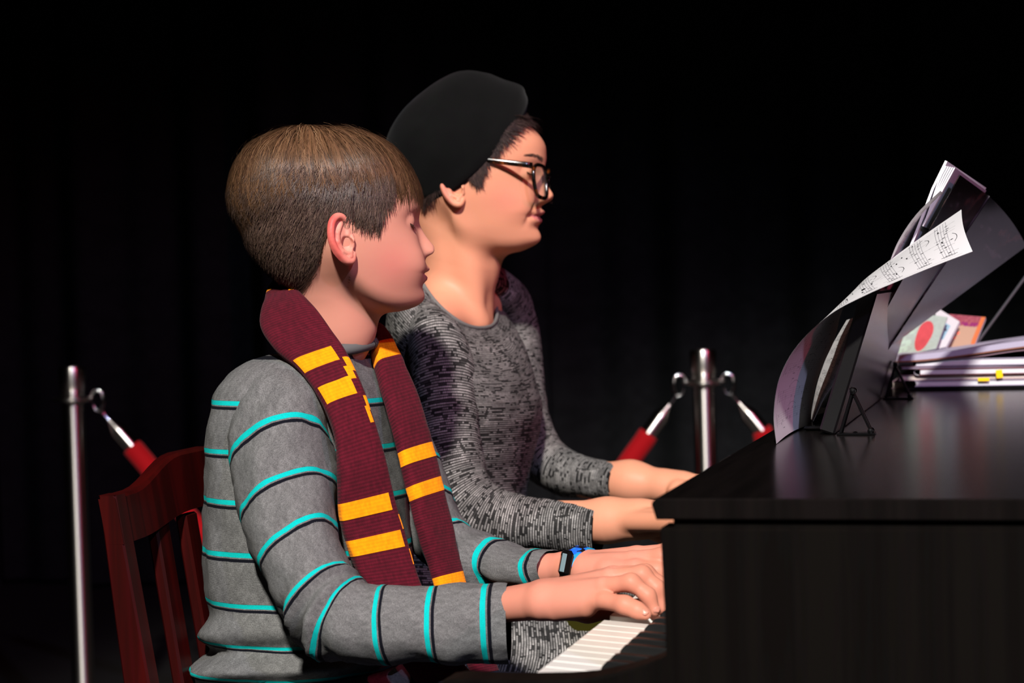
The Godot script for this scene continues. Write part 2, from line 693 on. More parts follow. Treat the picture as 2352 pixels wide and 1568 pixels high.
# ------------------------------------------------------------------ lofted clothes
# rings: [centre, half-width vector, half-depth vector, v]; bend(angle, v, point) -> push outwards in metres
func loft(rings: Array, steps: int, sides: int, u_scale: float, bend: Callable, cap0 := false, cap1 := false, power := 2.2) -> Shape:
	var rows := (rings.size() - 1) * steps + 1
	var pts := PackedVector3Array()
	var uvs := PackedVector2Array()
	var ce := []
	var uu := []
	var vv := []
	var tt := []
	for r in rings:
		ce.append(r[0])
		uu.append(r[1])
		vv.append(r[2])
		tt.append(r[3])
	for r in rows:
		var w := float(r) / steps
		var c: Vector3 = along(ce, w)
		var U: Vector3 = along(uu, w)
		var V: Vector3 = along(vv, w)
		var t: float = along(tt, w)
		for k in sides + 1:
			var a := TAU * float(k % sides) / sides
			var x := cos(a)
			var y := sin(a)
			x = signf(x) * pow(absf(x), 2.0 / power)
			y = signf(y) * pow(absf(y), 2.0 / power)
			var p := c + U * x + V * y
			var out := (U.normalized() * cos(a) + V.normalized() * sin(a)).normalized()
			p += out * float(bend.call(a, t, p))
			pts.append(p)
			uvs.append(Vector2(float(k) / sides * u_scale, t))
	var s := Shape.new()
	s.grid(rows, sides + 1, pts, uvs, true, Vector3.INF, cap0, cap1)
	return s

# a sleeve ring list from [px, py, depth, half-height in px, depth radius in m, v, extra turn in degrees]
func sleeve_rings(list: Array) -> Array:
	var out := []
	for i in list.size():
		var q: Array = list[i]
		var a: Array = list[maxi(i - 1, 0)]
		var b: Array = list[mini(i + 1, list.size() - 1)]
		var c := P(q[0], q[1], q[2])
		var tan := (P(b[0], b[1], b[2]) - P(a[0], a[1], a[2])).normalized()
		var view := (cam_origin - c).normalized()
		var U := tan.cross(view).normalized().rotated(view, deg_to_rad(q[6] if q.size() > 6 else 0.0))
		var V := tan.cross(U).normalized()
		if V.dot(view) < 0.0:
			V = -V
		out.append([c, U * (q[3] * q[2] / F), V * q[4], q[5]])
	return out

func n3(p: Vector3, f: float) -> float:
	return noise.get_noise_3d(p.x * f, p.y * f, p.z * f)

# ------------------------------------------------------------------ camera, light, exposure
func camera_and_light() -> void:
	var cam := Camera3D.new()
	cam.name = "camera"
	cam.transform = Transform3D(cam_basis, cam_origin)
	cam.fov = rad_to_deg(2.0 * atan(784.0 / F))
	cam.near = 0.05
	cam.far = 60.0
	var lens := CameraAttributesPhysical.new()
	lens.frustum_focal_length = 12.0 / (784.0 / F)
	lens.exposure_aperture = 7.0
	lens.frustum_near = 0.05
	lens.frustum_far = 60.0
	lens.frustum_focus_distance = 2.0
	cam.attributes = lens
	add_child(cam)
	cam.current = true
	var we := WorldEnvironment.new()
	we.name = "stage_air"
	var env := Environment.new()
	env.background_mode = Environment.BG_COLOR
	env.background_color = Color.BLACK
	env.tonemap_mode = Environment.TONE_MAPPER_LINEAR
	env.tonemap_exposure = 1.0
	env.sdfgi_enabled = true
	env.ssao_enabled = true
	env.ssil_enabled = true
	we.environment = env
	add_child(we)
	# a white spotlight hung over the audience, near the camera's bearing, with weaker lavender and pink ones to its right
	stage_light(Vector3(0.95, 5.5, 5.65), Vector3(0.06, 0.85, -0.85), 130.0, Color(1.0, 0.98, 0.955), 12.6, 0.2, "black stage spotlight with a white lens hung over the audience")
	stage_light(Vector3(4.0, 4.8, 4.7), Vector3(0.1, 0.85, -1.1), 22.0, Color(0.80, 0.80, 1.0), 15.0, 0.12, "black stage spotlight with a lavender gel hung at the far right")
	stage_light(Vector3(5.7, 4.5, 2.6), Vector3(-0.1, 0.8, -1.8), 11.0, Color(1.0, 0.26, 0.46), 15.0, 0.12, "black stage spotlight with a pink gel hung to the right")

func stage_light(at: Vector3, to: Vector3, energy: float, c: Color, cone: float, size: float, label: String) -> void:
	var dir := (to - at).normalized()
	var t := thing("stage_spotlight", label, "spotlight", at)
	var s := Shape.new()
	add_lathe(s, [[0.0, -0.34], [0.07, -0.33], [0.1, -0.28], [0.1, -0.02], [0.115, 0.0], [0.115, 0.02], [0.1, 0.02], [0.1, -0.015]], at, dir, 28)
	put("housing", s.mesh(), M.black_metal, t)
	var g := mat(c, 0.3)
	g.emission_enabled = true
	g.emission = c
	g.emission_energy_multiplier = 4.0
	put("lens", lathe([[0.0, 0.0], [0.06, -0.004], [0.099, -0.012]], at - dir * 0.01, dir, 28), g, t)
	var side := dir.cross(Vector3.UP).normalized()
	put("yoke", tube([at + side * 0.12 - dir * 0.1, at + side * 0.13 + Vector3(0, 0.12, 0) - dir * 0.1, at + Vector3(0, 0.2, 0) - dir * 0.1, at - side * 0.13 + Vector3(0, 0.12, 0) - dir * 0.1, at - side * 0.12 - dir * 0.1], [0.01, 0.01, 0.01, 0.01, 0.01], 8, 5), M.black_metal, t)
	put("hanging_pipe", tube([at + Vector3(0, 0.19, 0) - dir * 0.1, at + Vector3(0, 0.6, 0) - dir * 0.1, Vector3(at.x, 6.2, at.z) - Vector3(dir.x, 0, dir.z) * 0.1], [0.014, 0.014, 0.014], 8, 2), M.black_metal, t)
	var l := SpotLight3D.new()
	l.name = "spot"
	l.light_color = c
	l.light_energy = energy
	l.light_size = size
	l.spot_angle = cone
	l.spot_angle_attenuation = 0.5
	l.spot_range = 30.0
	l.spot_attenuation = 2.0
	l.shadow_enabled = true
	t.add_child(l)
	l.look_at_from_position(at + dir * 0.03, to)

# ------------------------------------------------------------------ materials
func make_materials() -> void:
	M.black_metal = mat(Color(0.03, 0.03, 0.03), 0.5)
	M.steel = mat(Color(0.80, 0.78, 0.75), 0.30, 1.0)
	M.steel.anisotropy_enabled = true
	M.steel.anisotropy = -0.85
	M.chrome = mat(Color(0.85, 0.85, 0.85), 0.12, 1.0)
	M.velvet = mat(Color(0.56, 0.0, 0.03), 0.85, 0.0, 0.3)
	M.velvet.rim_enabled = true
	M.velvet.rim = 0.3
	M.red_wood = wood(Color(0.20, 0.014, 0.011), Color(0.13, 0.008, 0.006), 0.42)
	M.red_wood.metallic_specular = 0.3
	M.piano = wood(Color(0.062, 0.05, 0.045), Color(0.042, 0.034, 0.031), 0.22)
	M.piano.metallic_specular = 0.36
	M.piano_side = wood(Color(0.042, 0.033, 0.027), Color(0.029, 0.023, 0.019), 0.6)
	M.piano_side.metallic_specular = 0.12
	M.gloss = mat(Color(0.035, 0.033, 0.035), 0.16)
	M.desk_back = mat(Color(0.05, 0.047, 0.05), 0.24, 0.0, 0.7)
	M.white_key = mat(Color(0.83, 0.81, 0.78), 0.25)
	M.black_key = mat(Color(0.025, 0.026, 0.028), 0.35)
	M.hinge = mat(Color(0.05, 0.05, 0.055), 0.3, 0.7)
	M.drape = cloth_noise(Color(0.10, 0.105, 0.107), 1.0)
	M.drape.metallic_specular = 0.08
	M.stage_floor = cloth_noise(Color(0.07, 0.065, 0.06), 0.6)
	M.wall = mat(Color(0.05, 0.05, 0.052), 0.95, 0.0, 0.1)

func noise_image(w: int, h: int, fx: float, fy: float, seed_: int, octaves := 3) -> PackedFloat32Array:
	# tiling value noise in 0 .. 1: fx, fy cells across the picture
	var out := PackedFloat32Array()
	out.resize(w * h)
	var r := RandomNumberGenerator.new()
	r.seed = seed_
	var amp := 1.0
	var total := 0.0
	for o in octaves:
		var nx := int(fx * pow(2, o))
		var ny := int(fy * pow(2, o))
		var lat := PackedFloat32Array()
		lat.resize(nx * ny)
		for k in nx * ny:
			lat[k] = r.randf()
		for y in h:
			var gy := float(y) / h * ny
			var y0 := int(gy)
			var ty := gy - y0
			ty = ty * ty * (3.0 - 2.0 * ty)
			var ra := (y0 % ny) * nx
			var rb := ((y0 + 1) % ny) * nx
			for x in w:
				var gx := float(x) / w * nx
				var x0 := int(gx)
				var tx := gx - x0
				tx = tx * tx * (3.0 - 2.0 * tx)
				var x1 := (x0 + 1) % nx
				x0 = x0 % nx
				out[y * w + x] += amp * lerpf(lerpf(lat[ra + x0], lat[ra + x1], tx), lerpf(lat[rb + x0], lat[rb + x1], tx), ty)
		total += amp
		amp *= 0.5
	for k in w * h:
		out[k] /= total
	return out

func wood(a: Color, b: Color, rough: float) -> StandardMaterial3D:
	var g := noise_image(256, 256, 24, 2, 11, 3)
	var im := Image.create(256, 256, false, Image.FORMAT_RGB8)
	for y in 256:
		for x in 256:
			im.set_pixel(x, y, a.lerp(b, clampf((g[y * 256 + x] - 0.3) * 2.4, 0, 1)))
	var m := tex_mat(im, rough)
	m.uv1_triplanar = true
	m.uv1_scale = Vector3(5, 2.5, 5)
	return m

func cloth_noise(c: Color, rough: float) -> StandardMaterial3D:
	var g := noise_image(128, 128, 12, 12, 5, 3)
	var im := Image.create(128, 128, false, Image.FORMAT_RGB8)
	for y in 128:
		for x in 128:
			im.set_pixel(x, y, c * (0.8 + 0.4 * g[y * 128 + x]))
	var m := tex_mat(im, rough)
	m.uv1_triplanar = true
	m.uv1_scale = Vector3(3, 3, 3)
	return m

# ------------------------------------------------------------------ the stage
func stage() -> void:
	struct("floor", box(Vector3(13.2, 0.2, 15.2), Vector3(0, -0.1, 1.5), 0.01), M.stage_floor)
	struct("ceiling", box(Vector3(13.2, 0.2, 15.2), Vector3(0, 6.3, 1.5), 0.01), M.wall)
	struct("wall_back", box(Vector3(13.2, 6.2, 0.2), Vector3(0, 3.1, -6.0), 0.01), M.wall)
	struct("wall_front", box(Vector3(13.2, 6.2, 0.2), Vector3(0, 3.1, 9.0), 0.01), M.wall)
	struct("wall_left", box(Vector3(0.2, 6.2, 15.2), Vector3(-6.5, 3.1, 1.5), 0.01), M.wall)
	struct("wall_right", box(Vector3(0.2, 6.2, 15.2), Vector3(6.5, 3.1, 1.5), 0.01), M.wall)
	# black drapes in panels that overlap a little
	var edges := [-5.6, -3.25, -2.12, -1.25, 0.02, 1.5, 3.4, 5.4]
	for i in edges.size() - 1:
		var x0: float = edges[i] - 0.05
		var x1: float = edges[i + 1] + 0.05
		var ph := i * 1.7
		var zz := -4.75 + (0.08 if i % 2 == 0 else -0.08)
		var f := func(u: float, w: float) -> Vector3:
			var x := lerpf(x0, x1, u)
			var z := zz + 0.035 * sin(x * 13.0 + ph) + 0.022 * sin(x * 29.0 + ph * 2.0 + w * 1.3) + 0.012 * sin(x * 5.0 - w * 3.0)
			return Vector3(x, lerpf(4.9, 0.02, w), z)
		var o := put("stage_drape", sheet(14, 90, f, 0.004), M.drape)
		var where: String = ["at the far left edge of the stage", "behind the left stanchion", "behind the red chair", "behind the boy", "behind the woman in the beret", "behind the right stanchion and the sheet music", "at the far right behind the piano"][i]
		tag(o, "black stage drape panel in soft folds hanging " + where, "curtain", "black stage drapes")

# ------------------------------------------------------------------ stanchions and ropes
func stanchion(top: Vector3, label: String) -> void:
	var base := Vector3(top.x, 0, top.z)
	var h := top.y
	var t := thing("stanchion", label, "stanchion", base, "rope stanchions")
	put("base", lathe([[0.0, 0.03], [0.04, 0.03], [0.14, 0.018], [0.16, 0.008], [0.16, 0.0], [0.0, 0.0]], base, Vector3.UP, 40), M.steel, t)
	put("post", lathe([[0.025, 0.02], [0.025, h - 0.075]], base, Vector3.UP, 40), M.steel, t)
	put("collar", lathe([[0.025, h - 0.085], [0.03, h - 0.079], [0.032, h - 0.076], [0.047, h - 0.076], [0.049, h - 0.073], [0.047, h - 0.070], [0.03, h - 0.070], [0.027, h - 0.066]], base, Vector3.UP, 40), M.steel, t)
	put("cap", lathe([[0.025, h - 0.075], [0.027, h - 0.055], [0.0265, h - 0.052], [0.029, h - 0.05], [0.0305, h - 0.006], [0.029, h - 0.001], [0.026, h], [0.0, h]], base, Vector3.UP, 40), M.steel, t)

func rope_end(t: Node3D, ring: Vector3, dir: Vector3) -> Vector3:
	# hook over the collar's rim, then a turned ferrule; returns where the velvet starts
	var out := Vector3(dir.x, 0, dir.z).normalized()
	var up := Vector3.UP
	var s := Shape.new()
	add_tube(s, [ring - up * 0.006 - out * 0.006, ring + up * 0.008 - out * 0.002, ring + up * 0.018 + out * 0.008, ring + up * 0.012 + out * 0.022, ring - up * 0.008 + out * 0.024, ring - up * 0.026 + out * 0.02, ring - up * 0.038 + out * 0.026, ring - up * 0.05 + out * 0.036], [0.0032, 0.0036, 0.004, 0.004, 0.004, 0.004, 0.0036, 0.0034], 8, 4)
	add_tube(s, [ring - up * 0.03 + out * 0.02, ring - up * 0.026 + out * 0.006, ring - up * 0.012 + out * 0.001], [0.0025, 0.0022, 0.0016], 6, 3)
	put("hook", s.mesh(), M.chrome, t)
	var a := ring - up * 0.048 + out * 0.034
	put("ferrule", lathe([[0.0, 0.0], [0.005, 0.0], [0.007, 0.008], [0.013, 0.02], [0.018, 0.03], [0.019, 0.036], [0.019, 0.085]], a, dir, 24), M.steel, t)
	return a + dir * 0.08

func rope(r0: Vector3, d0: Vector3, r1: Vector3, d1: Vector3, sag: float, label: String) -> void:
	var t := thing("velvet_rope", label, "rope", r0, "red velvet ropes")
	d0 = d0.normalized()
	d1 = d1.normalized()
	var a := rope_end(t, r0, d0)
	var b := rope_end(t, r1, d1)
	var mid := (a + b) * 0.5 - Vector3(0, sag, 0)
	var s := Shape.new()
	add_tube(s, [a, a + d0 * 0.008, a + d0 * 0.05, a.lerp(mid, 0.3) - Vector3(0, sag * 0.22, 0), a.lerp(mid, 0.65) - Vector3(0, sag * 0.16, 0), mid, b.lerp(mid, 0.65) - Vector3(0, sag * 0.16, 0), b.lerp(mid, 0.3) - Vector3(0, sag * 0.22, 0), b + d1 * 0.05, b + d1 * 0.008, b], [0.021, 0.0235, 0.0235, 0.0235, 0.0235, 0.0235, 0.0235, 0.0235, 0.0235, 0.0235, 0.021], 18, 7)
	put("velvet_cord", s.mesh(), M.velvet, t)

func stanchions() -> void:
	var a := P(165, 842, 4.4)
	var b := P(1614, 803, 4.4)
	stanchion(a, "brushed steel stanchion post standing left of the red chair")
	stanchion(b, "brushed steel stanchion post standing between the woman and the piano")
	var c := Vector3(1.55, 0.878, -3.25)
	stanchion(c, "brushed steel stanchion post standing behind the piano at the right end of the rope")
	var ab := (b - a) * Vector3(1, 0, 1)
	ab = ab.normalized()
	var bc := ((c - b) * Vector3(1, 0, 1)).normalized()
	var dn := Vector3(0, -0.073, 0)
	rope(a + dn + ab * 0.044, ab * 0.62 - Vector3(0, 0.78, 0), b + dn - ab * 0.044, -ab * 0.60 - Vector3(0, 0.80, 0), 0.42, "long red velvet rope sagging from the left stanchion behind both players")
	rope(b + dn + bc * 0.044, bc * 0.60 - Vector3(0, 0.80, 0), c + dn - bc * 0.044, -bc * 0.60 - Vector3(0, 0.8, 0), 0.42, "red velvet rope hanging from the stanchion down behind the piano lid")

# ------------------------------------------------------------------ the piano
const LID_Y := 0.8793
const KEY_Y := 0.74
const KEY_TILT := -0.075
const KEY := 0.0235
const PZ0 := -1.40
const PZ1 := 0.06

func piano() -> Node3D:
	var t := thing("digital_piano", "dark brown console piano with white and black keys seen from its treble end", "piano", Vector3(0.25, 0, -0.67))
	# lid: a board with an undercut front edge
	put("lid", prism(PackedVector2Array([Vector2(0.1045, LID_Y - 0.0005), Vector2(0.1022, LID_Y - 0.003), Vector2(0.102, LID_Y - 0.005), Vector2(0.1052, LID_Y - 0.0158), Vector2(0.52, LID_Y - 0.0158), Vector2(0.52, LID_Y - 0.001), Vector2(0.519, LID_Y), Vector2(0.107, LID_Y)]), PZ0, PZ1, 0.0012), M.piano, t)
	put("lid_rail", box(Vector3(0.39, 0.012, PZ1 - PZ0 - 0.012), Vector3(0.312, LID_Y - 0.0205, (PZ0 + PZ1) * 0.5), 0.001), M.piano_side, t)
	# side panels with the arms that sweep down beside the keys
	for side in 2:
		var z0 := 0.0245 if side == 0 else PZ0 + 0.002
		var z1 := PZ1 - 0.001 if side == 0 else PZ0 + 0.0375
		var prof := PackedVector2Array([Vector2(0.1085, LID_Y - 0.022)])
		prof.append(Vector2(0.1105, 0.79))
		var sweep := [Vector2(0.1108, 0.7625), Vector2(0.099, 0.7575), Vector2(0.085, 0.7525), Vector2(0.07, 0.748), Vector2(0.05, 0.7438), Vector2(0.03, 0.7418), Vector2(0.0, 0.7405), Vector2(-0.055, 0.7405), Vector2(-0.064, 0.739), Vector2(-0.082, 0.728), Vector2(-0.086, 0.72), Vector2(-0.086, 0.63), Vector2(0.02, 0.61), Vector2(0.035, 0.58), Vector2(0.04, 0.0), Vector2(0.5, 0.0), Vector2(0.5, LID_Y - 0.022)]
		for q in sweep:
			prof.append(q)
		put("side_panel", prism(prof, z0, z1, 0.0022), M.piano_side, t)
	# key slip, key bed, fallboard, bottom board
	put("key_slip", box(Vector3(0.02, 0.05, 1.37), Vector3(0.014, 0.688, -0.674), 0.004), M.piano_side, t)
	put("key_bed", box(Vector3(0.36, 0.04, 1.385), Vector3(0.15, 0.655, -0.67), 0.002), M.piano_side, t)
	put("fallboard", box(Vector3(0.012, 0.115, 1.385), Vector3(0.152, 0.80, -0.67), 0.003, Basis(Vector3(0, 0, 1), -0.2)), M.gloss, t)
	put("kick_board", box(Vector3(0.02, 0.5, 1.385), Vector3(0.2, 0.37, -0.67), 0.002), M.piano_side, t)
	put("back_board", box(Vector3(0.012, 0.8, 1.385), Vector3(0.488, 0.45, -0.67), 0.002), M.piano_side, t)
	# keys: the nearest natural is an E; pattern of accidentals runs down from there
	var wk := Shape.new()
	var wsize := Vector3(0.15, 0.02, KEY - 0.0011)
	add_box(wk, wsize, Transform3D(Basis.IDENTITY, Vector3(wsize.x * 0.5, -wsize.y * 0.5, 0)), 0.0009)
	var wmesh := wk.mesh()
	var bmesh := black_key_mesh()
	var tilt := Basis(Vector3(0, 0, 1), KEY_TILT)
	for k in 52:
		var o := put("white_key", wmesh, M.white_key, t)
		var down := -0.008 if k in [10, 35, 38] else 0.0
		o.transform = Transform3D(Basis(Vector3(0, 0, 1), KEY_TILT - down * 4.0), Vector3(0, KEY_Y + down, KEY * 0.5 - KEY * k) - t.position)
	for octave in 8:
		for b in [-0.1, 1.1, 2.8, 4.0, 5.2]:
			var at: float = octave * 7 + b
			if at > 51.2:
				continue
			var o := put("black_key", bmesh, M.black_key, t)
			o.transform = Transform3D(tilt, Vector3(0, KEY_Y, -KEY * at) + tilt * Vector3(0.0465, 0.0, 0) - t.position)
	# music desk: a glossy board leaning back on two folding props
	var lean := 0.315
	var db := Basis(Vector3(0, 0, 1), -lean)
	var desk := put("music_desk", box(Vector3(0.016, 0.150, 0.61), Vector3(0.1675, LID_Y, -0.807) + db * Vector3(0, 0.077, 0), 0.002, db), M.desk_back, t)
	put("desk_ledge", box(Vector3(0.022, 0.004, 0.56), Vector3(0.150, LID_Y + 0.003, -0.83), 0.002), M.gloss, desk)
	for z in [-0.502, -1.045]:
		var s := Shape.new()
		var o := Vector3(0.183, LID_Y, z)
		var hi := Vector3(0.196, LID_Y + 0.044, z)
		for w in [-0.007, 0.007]:
			var e := Vector3(0, 0, w)
			add_box(s, Vector3(0.003, 0.046, 0.002), Transform3D(Basis(Vector3(0, 0, 1), -0.3), (o + hi) * 0.5 + e + Vector3(0, 0.002, 0)), 0.0006)
			add_box(s, Vector3(0.0025, 0.05, 0.002), Transform3D(Basis(Vector3(0, 0, 1), 0.42), Vector3(0.2035, LID_Y + 0.0245, z) + e * 0.8), 0.0006)
			add_lathe(s, [[0.0, 0.002], [0.003, 0.0015], [0.0032, 0.0], [0.0032, -0.003]], hi + e * 1.15, Vector3(0, 0, signf(w)), 10)
			add_lathe(s, [[0.0, 0.002], [0.0026, 0.0015], [0.003, 0.0], [0.003, -0.003]], Vector3(0.2125, LID_Y + 0.004, z) + e * 1.15, Vector3(0, 0, signf(w)), 10)
		add_box(s, Vector3(0.038, 0.0022, 0.018), Transform3D(Basis.IDENTITY, Vector3(0.198, LID_Y + 0.0011, z)), 0.0005)
		add_lathe(s, [[0.0, 0.0035], [0.002, 0.003], [0.003, 0.0018]], Vector3(0.197, LID_Y, z), Vector3.UP, 10)
		put("desk_prop", s.mesh(), M.hinge, desk, "small black folding metal prop")
	return t

func black_key_mesh() -> ArrayMesh:
	# a wedge with a sloping front, narrower at the top
	var s := Shape.new()
	var h := 0.0108
	var rows := [[0.0, 0.0, 0.0052], [0.0015, h * 0.55, 0.0049], [0.0045, h * 0.9, 0.0046], [0.009, h, 0.0043], [0.096, h, 0.0043]]
	var mid := Vector3(0.05, h * 0.4, 0)
	for i in rows.size() - 1:
		var a: Array = rows[i]
		var b: Array = rows[i + 1]
		s.quad(Vector3(a[0], a[1], -a[2] + 0.0007), Vector3(a[0], a[1], a[2] - 0.0007), Vector3(b[0], b[1], b[2] - 0.0007), Vector3(b[0], b[1], -b[2] + 0.0007), mid)
		for sg in [-1.0, 1.0]:
			s.quad(Vector3(a[0], a[1], sg * (a[2] - 0.0007)), Vector3(b[0], b[1], sg * (b[2] - 0.0007)), Vector3(b[0], b[1] - 0.0007, sg * b[2]), Vector3(a[0], maxf(a[1] - 0.0007, 0.0), sg * a[2]), mid)
			s.quad(Vector3(a[0], maxf(a[1] - 0.0007, 0.0), sg * a[2]), Vector3(b[0], b[1] - 0.0007, sg * b[2]), Vector3(b[0], -0.004, sg * 0.0053), Vector3(a[0], -0.004, sg * 0.0053), mid)
	return s.mesh()

# ------------------------------------------------------------------ cloth pictures
func shirt_picture() -> Image:
	# grey marl with a fine rib, one teal and one black line in each repeat (v runs down the cloth)
	var w := 512
	var h := 448
	var big := noise_image(w, h, 14, 10, 21, 3)
	var fine := noise_image(w, h, 150, 90, 22, 2)
	var im := Image.create(w, h, false, Image.FORMAT_RGB8)
	for y in h:
		var t := float(y) / h
		var rib := 0.86 + 0.14 * cos(TAU * y / 8.0)
		for x in w:
			var k := y * w + x
			var g := 0.415 + 0.12 * (big[k] - 0.5) + 0.22 * (fine[k] - 0.5)
			var c := Color(g * 1.0, g * 1.0, g * 0.985) * rib
			var e := (fine[k] - 0.5) * 0.006
			if t + e < 0.092:
				c = Color(0.0, 0.64, 0.62) * (0.9 + 0.2 * fine[k])
			elif t + e > 0.122 and t + e < 0.18:
				c = Color(0.035, 0.038, 0.07)
			im.set_pixel(x, y, c)
	return im

func knit_picture() -> Image:
	# black and off-white tweed knit: rows of small stitches, some joined into dashes
	var w := 512
	var h := 512
	var rows := 64
	var cols := 64
	var r := RandomNumberGenerator.new()
	r.seed = 77
	var patch := noise_image(cols, rows, 8, 16, 31, 2)
	var tone := PackedFloat32Array()
	tone.resize(rows * cols)
	for j in rows:
		var run := 0.0
		for i in cols:
			if r.randf() < 0.42:
				run = r.randf()
			tone[j * cols + i] = clampf((0.62 if run > 0.2 else 0.2) + 0.3 * (run - 0.5) + 0.5 * (patch[j * cols + i] - 0.5), 0, 1)
	var fine := noise_image(w, h, 128, 128, 33, 1)
	var im := Image.create(w, h, false, Image.FORMAT_RGB8)
	for y in h:
		for x in w:
			var fx := x / 8.0 + (0.5 if (y / 8) % 2 == 1 else 0.0)
			var fy := y / 8.0
			var i := int(fx)
			var j := int(fy)
			var u := fx - i - 0.5
			var v := fy - j - 0.5
			var body := clampf(1.3 - pow(absf(v) * 2.55, 2.0) - 0.62 * pow(absf(u + v * 0.3) * 2.0, 3.0), 0.0, 1.0)
			var t := tone[(j % rows) * cols + (i % cols)]
			var lit := lerpf(0.15, 0.74, t) * (0.85 + 0.3 * fine[y * w + x])
			var g := lerpf(0.085, lit, body)
			im.set_pixel(x, y, Color(g, g * 0.975, g * 0.945))
	return im

# a scarf strand: maroon knit with gold bars at given v (0 .. 1), each [middle, half, from u, to u]
func scarf_picture(bars: Array, long: int) -> Image:
	var w := 192
	var im := Image.create(w, long, false, Image.FORMAT_RGB8)
	var g := noise_image(w, long, 24, 96, 41, 2)
	for y in long:
		var t := float(y) / long
		for x in w:
			var u := float(x) / w
			var stitch := 0.80 + 0.2 * cos(TAU * x / 6.0) * cos(TAU * (y / 9.0 + absf(fmod(x / 6.0, 1.0) - 0.5)))
			var f := (0.85 + 0.3 * g[y * w + x]) * stitch
			var c := Color(0.335, 0.055, 0.115) * f
			for b in bars:
				if absf(t - b[0]) < b[1] and u >= b[2] and u < b[3]:
					c = Color(0.93, 0.55, 0.02) * (0.75 + 0.25 * stitch) * (0.92 + 0.16 * g[y * w + x])
			im.set_pixel(x, y, c)
	return im

func cloth_mat(im: Image, rough := 0.9, relief := 0.06) -> StandardMaterial3D:
	var m := tex_mat(im, rough, im, relief)
	m.metallic_specular = 0.25
	return m

func skin_mat() -> StandardMaterial3D:
	var m := mat(Color.WHITE, 0.48)
	m.vertex_color_use_as_albedo = true
	m.subsurf_scatter_enabled = true
	m.subsurf_scatter_strength = 0.1
	m.metallic_specular = 0.3
	return m

func hair_mat() -> StandardMaterial3D:
	var m := mat(Color.WHITE, 0.4)
	m.vertex_color_use_as_albedo = true
	m.metallic_specular = 0.36
	return m

# a hair: a narrow ribbon, rounded by its normals
func strand(s: Shape, pts: PackedVector3Array, outs: PackedVector3Array, w: float, c: Color, tip := 0.25) -> void:
	var i0 := s.v.size()
	var n := pts.size()
	for k in n:
		var tan := (pts[mini(k + 1, n - 1)] - pts[maxi(k - 1, 0)]).normalized()
		var side := tan.cross(outs[k]).normalized()
		var f := float(k) / (n - 1)
		var ww := w * lerpf(1.0, tip, f * f)
		for e in [-1.0, 1.0]:
			s.v.append(pts[k] + side * ww * e)
			s.n.append((outs[k] + side * 0.55 * e).normalized())
			s.uv.append(Vector2(e, f))
			s.c.append(c)
	for k in n - 1:
		var i := i0 + k * 2
		s.idx.append_array([i, i + 1, i + 3, i, i + 3, i + 2])

# hair shell: a side outline (degrees from straight ahead, radius) made round across the head
class Shell:
	var c := Vector3.ZERO
	var out: Curve1
	var w_low := 0.072
	var w_high := 0.082
	func radius(dir: Vector3) -> float:
		var a := rad_to_deg(atan2(dir.y, dir.x))
		if a < -90.0:
			a += 360.0
		var rs := out.at(a)
		var w := lerpf(w_low, w_high, smoothstep(-0.5, 0.6, dir.y))
		var q := (dir.x * dir.x + dir.y * dir.y) / (rs * rs) + dir.z * dir.z / (w * w)
		return 1.0 / sqrt(q)
	func point(dir: Vector3, lift := 0.0) -> Vector3:
		return c + dir * (radius(dir) + lift)
	func normal(dir: Vector3) -> Vector3:
		var a := dir.cross(Vector3.UP if absf(dir.y) < 0.9 else Vector3.RIGHT).normalized()
		var b := dir.cross(a).normalized()
		var p := point(dir)
		var g := (point((dir + a * 0.03).normalized()) - p).cross(point((dir + b * 0.03).normalized()) - p).normalized()
		return g if g.dot(dir) > 0.0 else -g

func head_axes(yaw_away: float, pitch: float, roll: float) -> Basis:
	# yaw_away turns the face from the picture's right away from the camera; pitch lifts the chin
	var ya := deg_to_rad(yaw_away)
	var fw := Vector3(cos(ya), 0, -sin(ya))
	var up := Vector3.UP
	var b := Basis(fw, up, fw.cross(up))
	b = b * Basis(Vector3(0, 0, 1), deg_to_rad(pitch)) * Basis(Vector3(1, 0, 0), deg_to_rad(roll))
	return cam_basis * b

# ------------------------------------------------------------------ the boy
var boy_t: Transform3D
var boy_head: Head
var boy_shell: Shell

